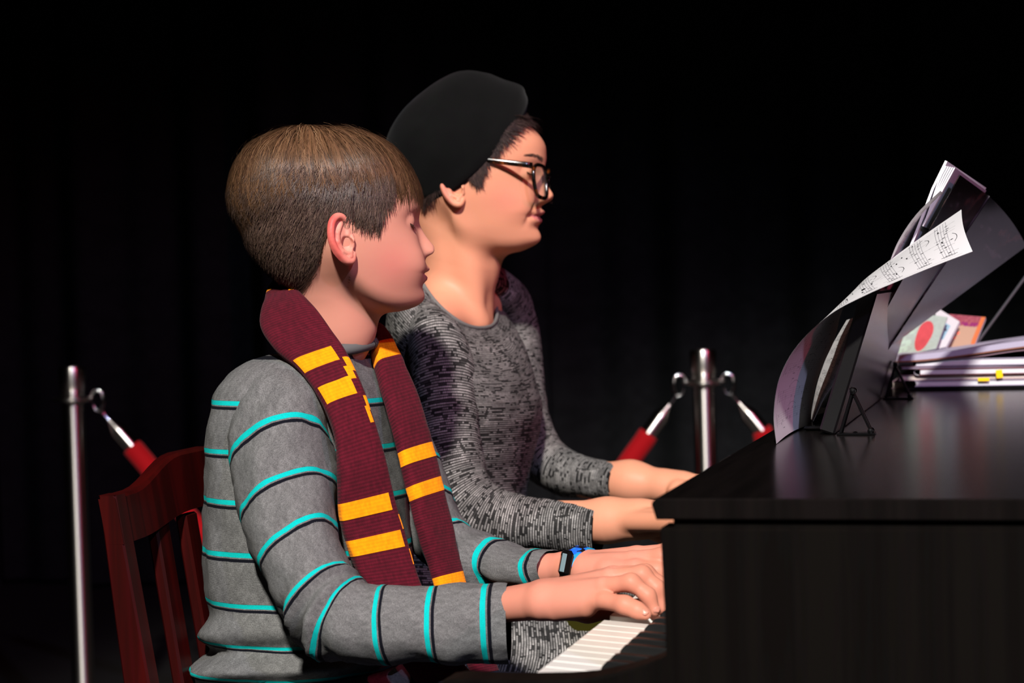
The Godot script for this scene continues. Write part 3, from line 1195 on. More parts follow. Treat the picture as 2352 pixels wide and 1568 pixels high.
func boy_make_head() -> void:
	boy_t = Transform3D(head_axes(12.0, 0.0, 0.0), P(790, 540, 2.08))
	var h := Head.new()
	h.front = Curve1.new([[-0.1, 0.066], [-0.084, 0.073], [-0.075, 0.0805], [-0.067, 0.083], [-0.0545, 0.085], [-0.044, 0.0862], [-0.034, 0.0872], [-0.022, 0.0838], [-0.011, 0.0795], [0.0, 0.0765], [0.015, 0.075], [0.028, 0.0772], [0.045, 0.0765], [0.07, 0.07], [0.09, 0.055]])
	h.half = Curve1.new([[-0.1, 0.022], [-0.085, 0.032], [-0.07, 0.043], [-0.05, 0.053], [-0.03, 0.0595], [-0.01, 0.0625], [0.01, 0.063], [0.03, 0.0635], [0.06, 0.064], [0.09, 0.06]])
	h.nose = Curve1.new([[-0.05, 0.0], [-0.030, 0.0], [-0.0255, 0.0015], [-0.0225, 0.0045], [-0.0185, 0.012], [-0.0125, 0.0168], [-0.008, 0.016], [0.0037, 0.0095], [0.015, 0.0035], [0.025, 0.0015], [0.04, 0.0], [0.08, 0.0]])
	h.nose_w = Curve1.new([[-0.05, 0.0125], [-0.022, 0.0125], [-0.013, 0.012], [-0.003, 0.0098], [0.012, 0.0088], [0.03, 0.014], [0.08, 0.02]])
	h.jaw = Curve1.new([[-0.12, 0.03], [-0.06, 0.0], [-0.02, -0.03], [0.0, -0.052], [0.02, -0.07], [0.04, -0.08], [0.06, -0.0835], [0.12, -0.082]])
	h.bump(-0.0165, 0.0105, 0.0055, 0.0055, 0.0048)
	h.bump(-0.0352, 0.0, 0.0042, 0.016, 0.0036)
	h.bump(-0.0352, 0.0045, 0.003, 0.005, 0.0012)
	h.bump(-0.0405, 0.0, 0.0016, 0.021, -0.0034)
	h.bump(-0.0408, 0.0205, 0.003, 0.004, -0.0025)
	h.bump(-0.0455, 0.0, 0.0042, 0.014, 0.0038)
	h.bump(-0.0545, 0.0, 0.005, 0.02, -0.0022)
	h.bump(-0.068, 0.0, 0.010, 0.016, 0.0035)
	h.bump(-0.028, 0.0, 0.006, 0.003, -0.0012)
	h.bump(0.014, 0.031, 0.011, 0.017, -0.0075)
	h.bump(0.028, 0.026, 0.006, 0.018, 0.0022)
	h.bump(-0.018, 0.042, 0.02, 0.02, 0.0055)
	h.bump(-0.04, 0.042, 0.018, 0.016, 0.004)
	h.skull = Vector3(-0.022, 0.03, 0)
	h.skull_r = Vector3(0.088, 0.076, 0.0665)
	h.eye = Vector3(0.0585, 0.0135, 0.0295)
	h.eye_r = 0.0115
	h.slit_y = 0.0105
	h.neck.k_in = 0.02
	var inv := boy_t.affine_inverse()
	h.neck.add(Vector3(-0.025, -0.01, 0.0), inv * P(772, 745, 2.105), 0.044, 0.0395)
	h.neck.add(inv * P(772, 745, 2.105), inv * P(748, 838, 2.125), 0.0388, 0.036)
	h.neck.add(inv * P(757, 610, 2.055), inv * P(806, 788, 2.09), 0.011, 0.007)
	boy_head = h
	var s := Shell.new()
	s.c = Vector3(-0.023, 0.034, 0)
	var raw := [[968, 560], [973, 505], [974, 470], [970, 436], [950, 392], [905, 335], [830, 299], [740, 290], [640, 300], [562, 345], [523, 430], [526, 480], [548, 525], [570, 575], [603, 618], [645, 652], [690, 668], [730, 640], [745, 600]]
	var pairs := []
	for q in raw:
		var x: float = (q[0] - 790.0) / 2163.0 - s.c.x
		var y: float = (540.0 - q[1]) / 2163.0 - s.c.y
		var a := rad_to_deg(atan2(y, x))
		if a < -90.0:
			a += 360.0
		pairs.append([a, sqrt(x * x + y * y)])
	pairs.sort_custom(func(m, n): return m[0] < n[0])
	s.out = Curve1.new(pairs)
	s.w_low = 0.0725
	s.w_high = 0.0815
	boy_shell = s

func boy_px(p: Vector3) -> Vector2:
	return Vector2(790.0 + p.x * 2163.0, 540.0 - p.y * 2163.0)

# where short hair grows, in the side view
var boy_short := PackedVector2Array([Vector2(500, 440), Vector2(560, 400), Vector2(640, 380), Vector2(800, 380), Vector2(880, 400), Vector2(885, 455), Vector2(866, 480), Vector2(856, 505), Vector2(851, 528), Vector2(835, 524), Vector2(800, 506), Vector2(775, 499), Vector2(752, 506), Vector2(738, 522), Vector2(726, 560), Vector2(721, 600), Vector2(712, 630), Vector2(692, 668), Vector2(640, 676), Vector2(580, 640), Vector2(530, 560), Vector2(500, 500)])

func boy_end(al: float) -> float:
	# how far the long top hair falls, in degrees from the whorl, by bearing (0 = forehead)
	var a := absf(wrapf(al, -180.0, 180.0))
	var c := boy_hem
	return c.at(a)
var boy_hem := Curve1.new([[0, 104], [22, 105], [36, 104], [48, 101], [60, 95], [80, 86], [110, 84], [140, 90], [160, 98], [180, 103]])

func boy_hair(t: Node3D) -> void:
	var sh := boy_shell
	var crown := Vector3(-0.20, 0.98, 0.0).normalized()
	var fr := (Vector3(1, 0, 0) - crown * crown.x).normalized()
	var rt := fr.cross(crown).normalized()
	var dirf := func(al: float, be: float) -> Vector3:
		var a := deg_to_rad(al)
		var b := deg_to_rad(be)
		return (crown * cos(b) + (fr * cos(a) + rt * sin(a)) * sin(b)).normalized()
	# the mass of hair that fills the gaps
	var cap := Shape.new()
	var cols := 97
	var rows := 30
	var pts := PackedVector3Array()
	var uvs := PackedVector2Array()
	for r in rows:
		for k in cols:
			var al := 360.0 * k / (cols - 1)
			var be: float = (boy_end(al) - 4.0) * r / (rows - 1)
			var d: Vector3 = dirf.call(al, maxf(be, 0.4))
			pts.append(boy_t * sh.point(d, -0.0045 - 0.004 * smoothstep(0.75, 1.0, r / 29.0)))
			uvs.append(Vector2(k, r))
	cap.grid(rows, cols, pts, uvs, true)
	for k in cap.v.size():
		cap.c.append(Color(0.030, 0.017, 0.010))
	# the close-cropped back and sides
	var r2 := RandomNumberGenerator.new()
	r2.seed = 90
	var g := Shape.new()
	var tries := 0
	var made := 0
	while made < 24000 and tries < 260000:
		tries += 1
		var z := r2.randf_range(-1, 1)
		var ph := r2.randf() * TAU
		var d := Vector3(cos(ph) * sqrt(1 - z * z), sin(ph) * sqrt(1 - z * z), z)
		if d.y > 0.55:
			continue
		var p := sh.point(d, -0.003)
		if not Geometry2D.is_point_in_polygon(boy_px(p), boy_short):
			continue
		if d.x > 0.8:
			continue
		made += 1
		var nn := sh.normal(d)
		var inside := boy_head.field(p)
		if inside < 0.0015:
			p += nn * (0.0015 - inside)
		var flow := Vector3(-0.25 + 0.35 * d.x, -1.0, 0)
		flow = (flow - nn * flow.dot(nn)).normalized()
		flow = flow.rotated(nn, r2.randf_range(-0.22, 0.22))
		var length := r2.randf_range(0.010, 0.018)
		var lift := r2.randf_range(-0.001, 0.0018)
		var q := PackedVector3Array()
		var o := PackedVector3Array()
		for k in 4:
			var f := k / 3.0
			q.append(boy_t * (p + flow * length * f + nn * (lift + 0.0022 * f)))
			o.append(boy_t.basis * (nn + flow * -0.15))
		var v := r2.randf()
		strand(g, q, o, 0.00026, Color(0.036, 0.022, 0.0155).lerp(Color(0.125, 0.079, 0.058), v * v), 0.4)
	# long hair from the whorl outwards
	for i in 18000:
		var al := r2.randf_range(-180, 180)
		var endb := boy_end(al)
		var b0 := r2.randf_range(0.0, 1.0)
		b0 = b0 * b0 * 0.0 + b0 * endb * 0.72
		var b1 := minf(b0 + r2.randf_range(38, 75), endb + r2.randf_range(-7.0, 2.5))
		if b1 - b0 < 12.0:
			continue
		var clump := noise.get_noise_2d(al * 0.12, 3.0 + b0 * 0.01)
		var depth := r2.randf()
		var q := PackedVector3Array()
		var o := PackedVector3Array()
		var n := 9
		for k in n:
			var f := float(k) / (n - 1)
			var be := lerpf(b0, b1, f)
			var sw := 6.0 * sin(f * 2.4 + clump * 4.0) * f + clump * 7.0 * f
			var d: Vector3 = dirf.call(al + sw, maxf(be, 1.0))
			var rise := lerpf(-0.006 * smoothstep(2.0, 14.0, b0), 0.0008, smoothstep(0.0, 0.35, f)) - depth * 0.0032 * smoothstep(2.0, 14.0, be)
			rise += 0.0016 * noise.get_noise_2d(al * 0.35 + 50.0, be * 0.05) + 0.0012 * f * clump
			q.append(boy_t * sh.point(d, rise))
			o.append(boy_t.basis * sh.normal(d))
		var v := clampf(r2.randf() * 0.55 + 0.75 * noise.get_noise_2d(al * 0.55, 9.0 + b0 * 0.03) + 0.35 * noise.get_noise_2d(al * 1.7, 30.0) + 0.2, 0, 1)
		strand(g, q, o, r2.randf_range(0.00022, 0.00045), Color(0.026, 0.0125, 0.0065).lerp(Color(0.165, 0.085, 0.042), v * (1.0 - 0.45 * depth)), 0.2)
	# stray hairs
	for i in 120:
		var al := r2.randf_range(-180, 180)
		var b0 := r2.randf_range(5, 60)
		var q := PackedVector3Array()
		var o := PackedVector3Array()
		for k in 6:
			var f := k / 5.0
			var d: Vector3 = dirf.call(al + f * r2.randf_range(-4, 4), b0 + f * 25.0)
			q.append(boy_t * sh.point(d, 0.0045 * sin(f * PI)))
			o.append(boy_t.basis * d)
		strand(g, q, o, 0.00018, Color(0.22, 0.13, 0.07), 0.3)
	var base := g.v.size()
	g.v.append_array(cap.v)
	g.n.append_array(cap.n)
	g.uv.append_array(cap.uv)
	g.c.append_array(cap.c)
	for k in cap.idx:
		g.idx.append(k + base)
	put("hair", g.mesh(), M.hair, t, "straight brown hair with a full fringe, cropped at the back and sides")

const SKIN_BOY := Color(0.52, 0.225, 0.158)

func boy_skin(p: Vector3) -> Color:
	var c := SKIN_BOY
	var z := absf(p.z)
	# rosy cheeks and lips; cropped scalp where hair grows
	c = rc(c, Color(0.51, 0.155, 0.125), 0.65 * exp(-pow((p.y + 0.032) / 0.024, 2) - pow((p.x - 0.045) / 0.024, 2)) * smoothstep(0.02, 0.04, z))
	if p.x > 0.06 and z < 0.023:
		var top := -0.0405 + 0.0062 * (1.0 - z / 0.023) - absf(p.y + 0.0405) * 0.0
		if p.y < top and p.y > -0.0405 - 0.0085 * (1.0 - pow(z / 0.023, 2)):
			c = Color(0.50, 0.165, 0.15)
	var m := boy_px(p)
	if Geometry2D.is_point_in_polygon(m, boy_short) and p.x < 0.05:
		c = Color(0.055, 0.036, 0.026)
	elif p.y > 0.04 and p.x < 0.06:
		c = Color(0.055, 0.036, 0.026)
	return c

func freckle(c: Color, p: Vector3, spots: Array) -> Color:
	for q in spots:
		if p.distance_to(q) < 0.0022:
			return c.lerp(Color(0.20, 0.07, 0.05), 0.8)
	return c

func boy() -> void:
	boy_make_head()
	var t := thing("person", "boy in a grey striped shirt and a maroon and gold scarf playing the piano", "person", Vector3(-0.36, 0.0, -0.48))
	# --- skin: head and neck, two ears, two hands, and the trunk and limbs inside the clothes
	var s := Shape.new()
	nets(s, boy_head.field, Vector3(-0.125, -0.155, -0.08), Vector3(0.105, 0.115, 0.08), 0.0026, boy_t, boy_skin, 2.6)
	var ear := Ear.new(1.0)
	for side in [1.0, -1.0]:
		var ez := Vector3(0.46, 0.05, side).normalized()
		var ey := Vector3(-0.24, 1.0, -0.06 * side)
		ey = (ey - ez * ey.dot(ez)).normalized()
		var ex: Vector3 = ey.cross(ez) * side
		# keep the axes right-handed by mirroring the ear's own depth
		var eb := Basis(ex, ey, ez)
		var et := boy_t * Transform3D(eb, Vector3(-0.0095, -0.0085, side * 0.0712))
		nets(s, ear.field, Vector3(-0.024, -0.03, -0.012), Vector3(0.016, 0.032, 0.014), 0.0014, et, func(p: Vector3) -> Color:
			var red := smoothstep(-0.004, -0.014, p.x) * 0.8 + 0.3 * smoothstep(-0.012, -0.02, p.y) + 0.35 * smoothstep(0.012, 0.022, p.y)
			return rc(Color(0.56, 0.225, 0.165), Color(0.58, 0.095, 0.08), red), 1.6)
	var skin_hand := func(_p: Vector3) -> Color: return Color(0.53, 0.205, 0.138)
	# right hand
	var b := Bones.new()
	b.k_in = 0.007
	b.k_across = 0.0022
	b.add(P(1090, 1400, 1.858), P(1250, 1384, 1.800), 0.0152, 0.0142, 0)
	b.add(P(1090, 1392, 1.872), P(1265, 1373, 1.818), 0.0148, 0.0136, 0)
	b.chain([P(1165, 1388, 1.828), P(1245, 1385, 1.800), P(1392, 1378, 1.760)], [0.010, 0.0136, 0.0078], 0)
	b.add(P(1282, 1396, 1.792), P(1345, 1394, 1.774), 0.0120, 0.0100, 0)
	b.chain([P(1165, 1383, 1.832), P(1250, 1374, 1.803), P(1386, 1347, 1.770)], [0.010, 0.0136, 0.0086], 0)
	b.chain([P(1165, 1380, 1.838), P(1250, 1370, 1.813), P(1400, 1327, 1.785)], [0.010, 0.0136, 0.0090], 0)
	b.chain([P(1165, 1380, 1.846), P(1250, 1370, 1.82), P(1406, 1322, 1.80)], [0.010, 0.0136, 0.0090], 0)
	b.add(P(1250, 1385, 1.82), P(1350, 1380, 1.80), 0.014, 0.012, 0)
	b.chain([P(1390, 1379, 1.760), P(1436, 1389, 1.745), P(1464, 1401, 1.739), P(1484, 1410, 1.7355)], [0.0082, 0.0074, 0.0064, 0.0050], 1)
	b.chain([P(1386, 1347, 1.770), P(1450, 1337, 1.757), P(1488, 1367, 1.752), P(1504, 1401, 1.749)], [0.0086, 0.0072, 0.0063, 0.0052], 2)
	b.chain([P(1400, 1327, 1.785), P(1475, 1319, 1.779), P(1508, 1350, 1.774), P(1522, 1394, 1.772)], [0.0090, 0.0075, 0.0066, 0.0054], 3)
	b.chain([P(1406, 1322, 1.80), P(1482, 1316, 1.80), P(1516, 1343, 1.798), P(1530, 1383, 1.80)], [0.0090, 0.0075, 0.0066, 0.0054], 4)
	b.chain([P(1270, 1392, 1.825), P(1350, 1402, 1.845), P(1420, 1398, 1.848), P(1468, 1392, 1.84)], [0.0125, 0.0105, 0.0095, 0.0075], 5)
	hand_mesh(s, b, [P(1090, 1390, 1.815), P(1530, 1390, 1.77), P(1400, 1300, 1.85), P(1300, 1420, 1.76)], 0.024, skin_hand)
	# left hand
	var l := Bones.new()
	l.k_in = 0.006
	l.k_across = 0.0035
	l.add(P(1200, 1312, 2.06), P(1300, 1303, 2.03), 0.018, 0.0155, 0)
	l.add(P(1300, 1303, 2.03), P(1345, 1298, 2.015), 0.0155, 0.0155, 0)
	l.add(P(1345, 1306, 2.005), P(1452, 1290, 1.985), 0.0155, 0.011, 0)
	l.add(P(1345, 1300, 2.02), P(1462, 1278, 2.005), 0.0155, 0.0112, 0)
	l.add(P(1345, 1300, 2.035), P(1462, 1280, 2.025), 0.0155, 0.011, 0)
	l.add(P(1345, 1304, 2.04), P(1455, 1288, 2.045), 0.0145, 0.0105, 0)
	l.add(P(1340, 1315, 2.005), P(1400, 1315, 1.985), 0.0145, 0.013, 0)
	l.chain([P(1395, 1312, 1.985), P(1460, 1308, 1.972), P(1510, 1310, 1.968), P(1548, 1322, 1.965)], [0.0125, 0.0100, 0.0088, 0.0072], 1)
	l.chain([P(1455, 1288, 1.985), P(1522, 1278, 1.975), P(1570, 1300, 1.97), P(1590, 1322, 1.97)], [0.0105, 0.0088, 0.0076, 0.0064], 2)
	l.chain([P(1462, 1278, 2.005), P(1535, 1268, 1.995), P(1585, 1290, 1.99), P(1605, 1312, 1.99)], [0.0105, 0.0090, 0.0078, 0.0064], 3)
	l.chain([P(1462, 1280, 2.025), P(1535, 1268, 2.02), P(1585, 1288, 2.015), P(1606, 1304, 2.015)], [0.0102, 0.0086, 0.0076, 0.0064], 4)
	l.chain([P(1455, 1288, 2.045), P(1520, 1280, 2.042), P(1560, 1290, 2.04), P(1585, 1300, 2.04)], [0.0092, 0.0078, 0.007, 0.006], 5)
	hand_mesh(s, l, [P(1195, 1310, 2.06), P(1615, 1300, 1.99), P(1400, 1250, 2.06), P(1400, 1335, 1.96)], 0.018, skin_hand)
	# trunk and limbs
	var tr := Bones.new()
	tr.k_in = 0.03
	var hip := Vector3(-0.40, 0.53, -0.48)
	tr.add(P(738, 890, 2.125), P(715, 1010, 2.12), 0.04, 0.06)
	tr.add(P(675, 985, 2.05), P(720, 985, 2.18), 0.036, 0.036)
	tr.add(P(690, 1010, 2.08), hip + Vector3(0, 0.03, 0.05), 0.055, 0.075)
	tr.add(P(715, 1010, 2.15), hip + Vector3(0, 0.03, -0.05), 0.055, 0.075)
	for sd in [1.0, -1.0]:
		var knee: Vector3 = hip + Vector3(0.36, 0.0, 0.11 * sd)
		tr.add(hip + Vector3(0, 0, 0.08 * sd), knee, 0.065, 0.045)
		tr.add(knee, Vector3(knee.x + 0.02, 0.07, knee.z), 0.045, 0.03)
		tr.add(Vector3(knee.x + 0.02, 0.05, knee.z), Vector3(knee.x + 0.15, 0.035, knee.z), 0.032, 0.024)
	tr.add(P(650, 985, 2.02), P(752, 1395, 1.89), 0.028, 0.018)
	tr.add(P(765, 1412, 1.888), P(1080, 1402, 1.858), 0.018, 0.013)
	tr.add(P(870, 960, 2.23), P(985, 1225, 2.185), 0.028, 0.016)
	tr.add(P(990, 1228, 2.183), P(1220, 1310, 2.057), 0.016, 0.013)
	nets(s, tr.field, Vector3(-0.62, 0.0, -0.75), Vector3(0.2, 0.98, -0.15), 0.012, Transform3D.IDENTITY, func(_p: Vector3) -> Color: return SKIN_BOY, 1.4)
	put("body", s.mesh(), M.skin, t)
	nails(t, [[P(1476, 1401, 1.7325), P(1489, 1408, 1.7312), 0.0036], [P(1506, 1393, 1.7445), P(1511, 1405, 1.7445), 0.0038]])
	lashes(t, boy_head, boy_t, Color(0.045, 0.026, 0.018))
	boy_hair(t)
	boy_clothes(t, hip)

func hand_mesh(s: Shape, b: Bones, corners: Array, pad: float, color: Callable) -> void:
	var lo: Vector3 = corners[0]
	var hi: Vector3 = corners[0]
	for c in corners:
		lo = lo.min(c)
		hi = hi.max(c)
	nets(s, b.field, lo - Vector3.ONE * pad, hi + Vector3.ONE * pad, 0.0021, Transform3D.IDENTITY, color, 1.4)

# lowered lids: a fringe of lashes and the fold of the upper lid
func lashes(t: Node3D, h: Head, ht: Transform3D, c: Color) -> void:
	var g := Shape.new()
	var R := h.eye_r + 0.0012
	for side in [1.0, -1.0]:
		g = Shape.new()
		var at := func(z: float, y: float, lift: float) -> Vector3:
			var x := sqrt(maxf(R * R - z * z * 0.75 - y * y, 1e-8))
			var d := Vector3(x, y, z).normalized() * (R + lift)
			return ht * Vector3(h.eye.x + d.x, h.eye.y + d.y, (h.eye.z + d.z) * side)
		for k in 46:
			var f := k / 45.0
			var z := lerpf(-0.0105, 0.0115, f)
			var y := h.slit_y - h.eye.y - 0.0022 * (1.0 - pow(f * 2.0 - 1.0, 2.0))
			var q := PackedVector3Array()
			var o := PackedVector3Array()
			for j in 4:
				var w := j / 3.0
				q.append(at.call(z + 0.0015 * w * (f - 0.4), y - 0.0020 * w + 0.001 * w * w, 0.0001 + 0.0026 * w))
				o.append((ht.basis * Vector3(0.4, 0.9, 0.2 * side)).normalized())
			strand(g, q, o, 0.00030, c, 0.3)
		for line in [[0.0, 0.00055]]:
			var q := PackedVector3Array()
			var o := PackedVector3Array()
			for k in 15:
				var f := k / 14.0
				var z := lerpf(-0.011, 0.012, f)
				var y: float = h.slit_y - h.eye.y - 0.0022 * (1.0 - pow(f * 2.0 - 1.0, 2.0)) + line[0]
				q.append(at.call(z, y, 0.0002))
				o.append((ht.basis * Vector3(0.8, 0.1, 0.5 * side)).normalized())
			strand(g, q, o, line[1], c if line[0] == 0.0 else c.lerp(Color(0.4, 0.17, 0.12), 0.6), 1.0)
		put("eyelashes", g.mesh(), M.hair_black, t)

func nails(t: Node3D, list: Array) -> void:
	for q in list:
		var a: Vector3 = q[0]
		var e: Vector3 = q[1]
		var view := (cam_origin - a).normalized()
		var up := (view + Vector3(0, 1.0, 0)).normalized()
		var dir := (e - a).normalized()
		var side := dir.cross(up).normalized()
		up = side.cross(dir).normalized()
		var s := Shape.new()
		var pts := PackedVector3Array()
		var uvs := PackedVector2Array()
		for r in 7:
			var f := r / 6.0
			var w: float = q[2] * sqrt(maxf(1.0 - pow(absf(f - 0.5) * 1.9, 3.0), 0.05))
			for k in 7:
				var x := (k - 3) / 3.0
				pts.append(a.lerp(e, f) + side * x * w + up * (0.0016 * (1.0 - x * x)))
				uvs.append(Vector2(k, r))
		s.grid(7, 7, pts, uvs, false, up)
		put("fingernail", s.mesh(), M.nail, t)

func boy_clothes(t: Node3D, hip: Vector3) -> void:
	var im := shirt_picture()
	M.shirt = cloth_mat(im, 0.92, 0.05)
	var fw := cam_basis * Vector3(cos(0.24), 0, sin(0.24))
	var lat := cam_basis * Vector3(-sin(0.24), 0, cos(0.24))
	# trunk: [y, left, right, depth, half-breadth, stripe]
	var rows := [[792, 690, 838, 2.115, 0.052, -0.05], [806, 650, 846, 2.115, 0.07, 0.06], [826, 592, 856, 2.115, 0.108, 0.2], [856, 548, 872, 2.115, 0.136, 0.5], [912, 510, 892, 2.11, 0.153, 1.0], [1017, 484, 912, 2.105, 0.15, 2.0], [1125, 472, 935, 2.10, 0.15, 3.0], [1238, 468, 950, 2.10, 0.148, 4.0], [1350, 476, 958, 2.10, 0.146, 5.0], [1440, 482, 955, 2.10, 0.148, 6.0], [1508, 466, 945, 2.10, 0.152, 7.0], [1590, 480, 930, 2.10, 0.155, 8.0], [1700, 470, 920, 2.11, 0.158, 9.0], [1820, 470, 910, 2.12, 0.155, 10.0]]
	var rings := []
	for q in rows:
		var mid: float = (q[1] + q[2]) * 0.5
		var a: float = (q[2] - q[1]) * 0.5 * q[3] / F * 0.90
		rings.append([P(mid, q[0], q[3]), fw * a, lat * q[4], q[5]])
	var fold := func(a: float, v: float, p: Vector3) -> float:
		var d := 0.0055 * n3(p, 9.0) + 0.0035 * n3(p, 18.0) + 0.0016 * n3(p, 36.0)
		# slack folds over the waist
		var w := smoothstep(4.6, 6.5, v)
		d += w * 0.010 * sin(v * 5.4 + 1.6 * sin(a * 1.5) + 2.0) + w * 0.005 * n3(p, 22.0)
		return d
	put("shirt", loft(rings, 8, 72, 9.0, fold, false, false, 2.25).mesh(), M.shirt, t)
	# collar band
	var cs := Shape.new()
	var cpts := []
	for k in 17:
		var a := TAU * k / 16.0
		cpts.append(P(764, 796 + 14 * sin(a - 0.4), 2.115) + fw * 0.047 * cos(a) * 0.9 + lat * 0.054 * sin(a))
	var rad := []
	for k in 17:
		rad.append(0.0065)
	add_tube(cs, cpts, rad, 8, 3, false)
	put("collar", cs.mesh(), M.collar, t)
	# near sleeve
	var list := [[655, 925, 2.06, 84, 0.05, 0.0, 6], [647, 968, 1.998, 106, 0.055, 0.42, 9], [645, 1030, 1.972, 118, 0.058, 1.0, 13], [652, 1120, 1.95, 118, 0.056, 1.78, 14], [672, 1210, 1.928, 110, 0.053, 2.58, 14], [702, 1300, 1.905, 98, 0.05, 3.42, 12], [735, 1372, 1.888, 98, 0.048, 4.1, 6], [790, 1424, 1.875, 98, 0.046, 5.2, 0], [866, 1434, 1.866, 92, 0.044, 5.86, 4], [985, 1433, 1.858, 88, 0.042, 6.92, 1], [1085, 1430, 1.852, 88, 0.041, 7.78, -1], [1168, 1426, 1.850, 90, 0.040, 8.42, -2]]
	var crease := func(a: float, v: float, p: Vector3) -> float:
		var d := 0.005 * n3(p, 9.0) + 0.0034 * n3(p, 19.0) + 0.0014 * n3(p, 38.0)
		var e := exp(-pow((v - 4.6) / 0.75, 2))
		d += e * 0.009 * sin(v * 9.0 + 3.0 * sin(a)) * (0.6 + 0.4 * cos(a))
		d += 0.0035 * exp(-pow((v - 1.2) / 0.9, 2)) * sin(a * 3.0 + v * 2.0)
		d += smoothstep(5.5, 7.0, v) * 0.0022 * sin(a * 2.0 + v * 2.6)
		return d
	var sl := loft(sleeve_rings(list), 8, 56, 5.0, crease, true, false, 2.1)
	put("sleeve", sl.mesh(), M.shirt, t)
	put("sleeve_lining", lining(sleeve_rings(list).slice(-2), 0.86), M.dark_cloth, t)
	# far sleeve
	var far := [[860, 900, 2.225, 62, 0.05, 0.3, 0], [905, 990, 2.225, 72, 0.052, 1.2, 0], [950, 1110, 2.21, 74, 0.05, 2.4, 0], [1000, 1215, 2.18, 70, 0.046, 3.5, 4], [1062, 1270, 2.14, 64, 0.042, 4.2, 12], [1132, 1293, 2.10, 56, 0.038, 4.93, 16], [1210, 1304, 2.065, 48, 0.034, 5.72, 16], [1277, 1304, 2.04, 40, 0.029, 6.4, 14]]
	put("sleeve", loft(sleeve_rings(far), 7, 48, 5.0, crease, false, false, 2.1).mesh(), M.shirt, t)
	# jeans and shoes
	var js := Shape.new()
	for sd in [1.0, -1.0]:
		var kn: Vector3 = hip + Vector3(0.37, 0.0, 0.11 * sd)
		add_tube(js, [hip + Vector3(-0.1, 0.0, 0.07 * sd), hip + Vector3(0.02, 0.0, 0.09 * sd), hip + Vector3(0.2, 0.005, 0.1 * sd), kn, kn + Vector3(0.05, -0.06, 0), kn + Vector3(0.045, -0.2, 0), kn + Vector3(0.03, -0.44, 0)], [0.06, 0.088, 0.078, 0.066, 0.062, 0.06, 0.056], 20, 6)
	put("jeans", js.mesh(), M.denim, t)
	for sd in [1.0, -1.0]:
		var kn: Vector3 = hip + Vector3(0.39, 0.0, 0.11 * sd)
		var sh := Shape.new()
		add_tube(sh, [Vector3(kn.x - 0.05, 0.04, kn.z), Vector3(kn.x, 0.048, kn.z), Vector3(kn.x + 0.09, 0.042, kn.z), Vector3(kn.x + 0.16, 0.035, kn.z)], [0.034, 0.042, 0.04, 0.028], 16, 5)
		put("shoe", sh.mesh(), M.dark_cloth, t)
	boy_scarf(t)

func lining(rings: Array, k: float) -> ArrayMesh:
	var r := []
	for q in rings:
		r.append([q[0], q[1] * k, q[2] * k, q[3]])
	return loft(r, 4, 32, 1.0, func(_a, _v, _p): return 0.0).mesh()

func strip(pairs: Array, thick: float, v0: float, v1: float) -> ArrayMesh:
	# a flattened tube between two edges: [left px, left py, right px, right py, depth, depth of the right edge]
	var rings := []
	for i in pairs.size():
		var q: Array = pairs[i]
		var a := P(q[0], q[1], q[4])
		var b := P(q[2], q[3], q[5] if q.size() > 5 else q[4])
		var p0: Array = pairs[maxi(i - 1, 0)]
		var p1: Array = pairs[mini(i + 1, pairs.size() - 1)]
		var tan := P((p1[0] + p1[2]) * 0.5, (p1[1] + p1[3]) * 0.5, p1[4]) - P((p0[0] + p0[2]) * 0.5, (p0[1] + p0[3]) * 0.5, p0[4])
		var U := (b - a) * 0.5
		var V := U.cross(tan).normalized() * thick
		rings.append([(a + b) * 0.5, U, V, lerpf(v0, v1, float(i) / (pairs.size() - 1))])
	var rows := (rings.size() - 1) * 8 + 1
	var pts := PackedVector3Array()
	var uvs := PackedVector2Array()
	var ce := []
	var uu := []
	var vv := []
	for r in rings:
		ce.append(r[0])
		uu.append(r[1])
		vv.append(r[2])
	var sides := 36
	for r in rows:
		var w := r / 8.0
		var c: Vector3 = along(ce, w)
		var U: Vector3 = along(uu, w)
		var V: Vector3 = along(vv, w)
		for k in sides + 1:
			var a := TAU * float(k % sides) / sides
			var x := signf(cos(a)) * pow(absf(cos(a)), 0.5)
			var y := signf(sin(a)) * pow(absf(sin(a)), 0.6)
			var p := c + U * x + V * y
			p += V.normalized() * (0.0022 * n3(p, 20.0)) * signf(y)
			pts.append(p)
			uvs.append(Vector2(clampf(0.5 + 0.5 * x, 0.004, 0.996), lerpf(v0, v1, w / (rings.size() - 1))))
	var s := Shape.new()
	s.grid(rows, sides + 1, pts, uvs, true, Vector3.INF, true, true)
	return s.mesh()

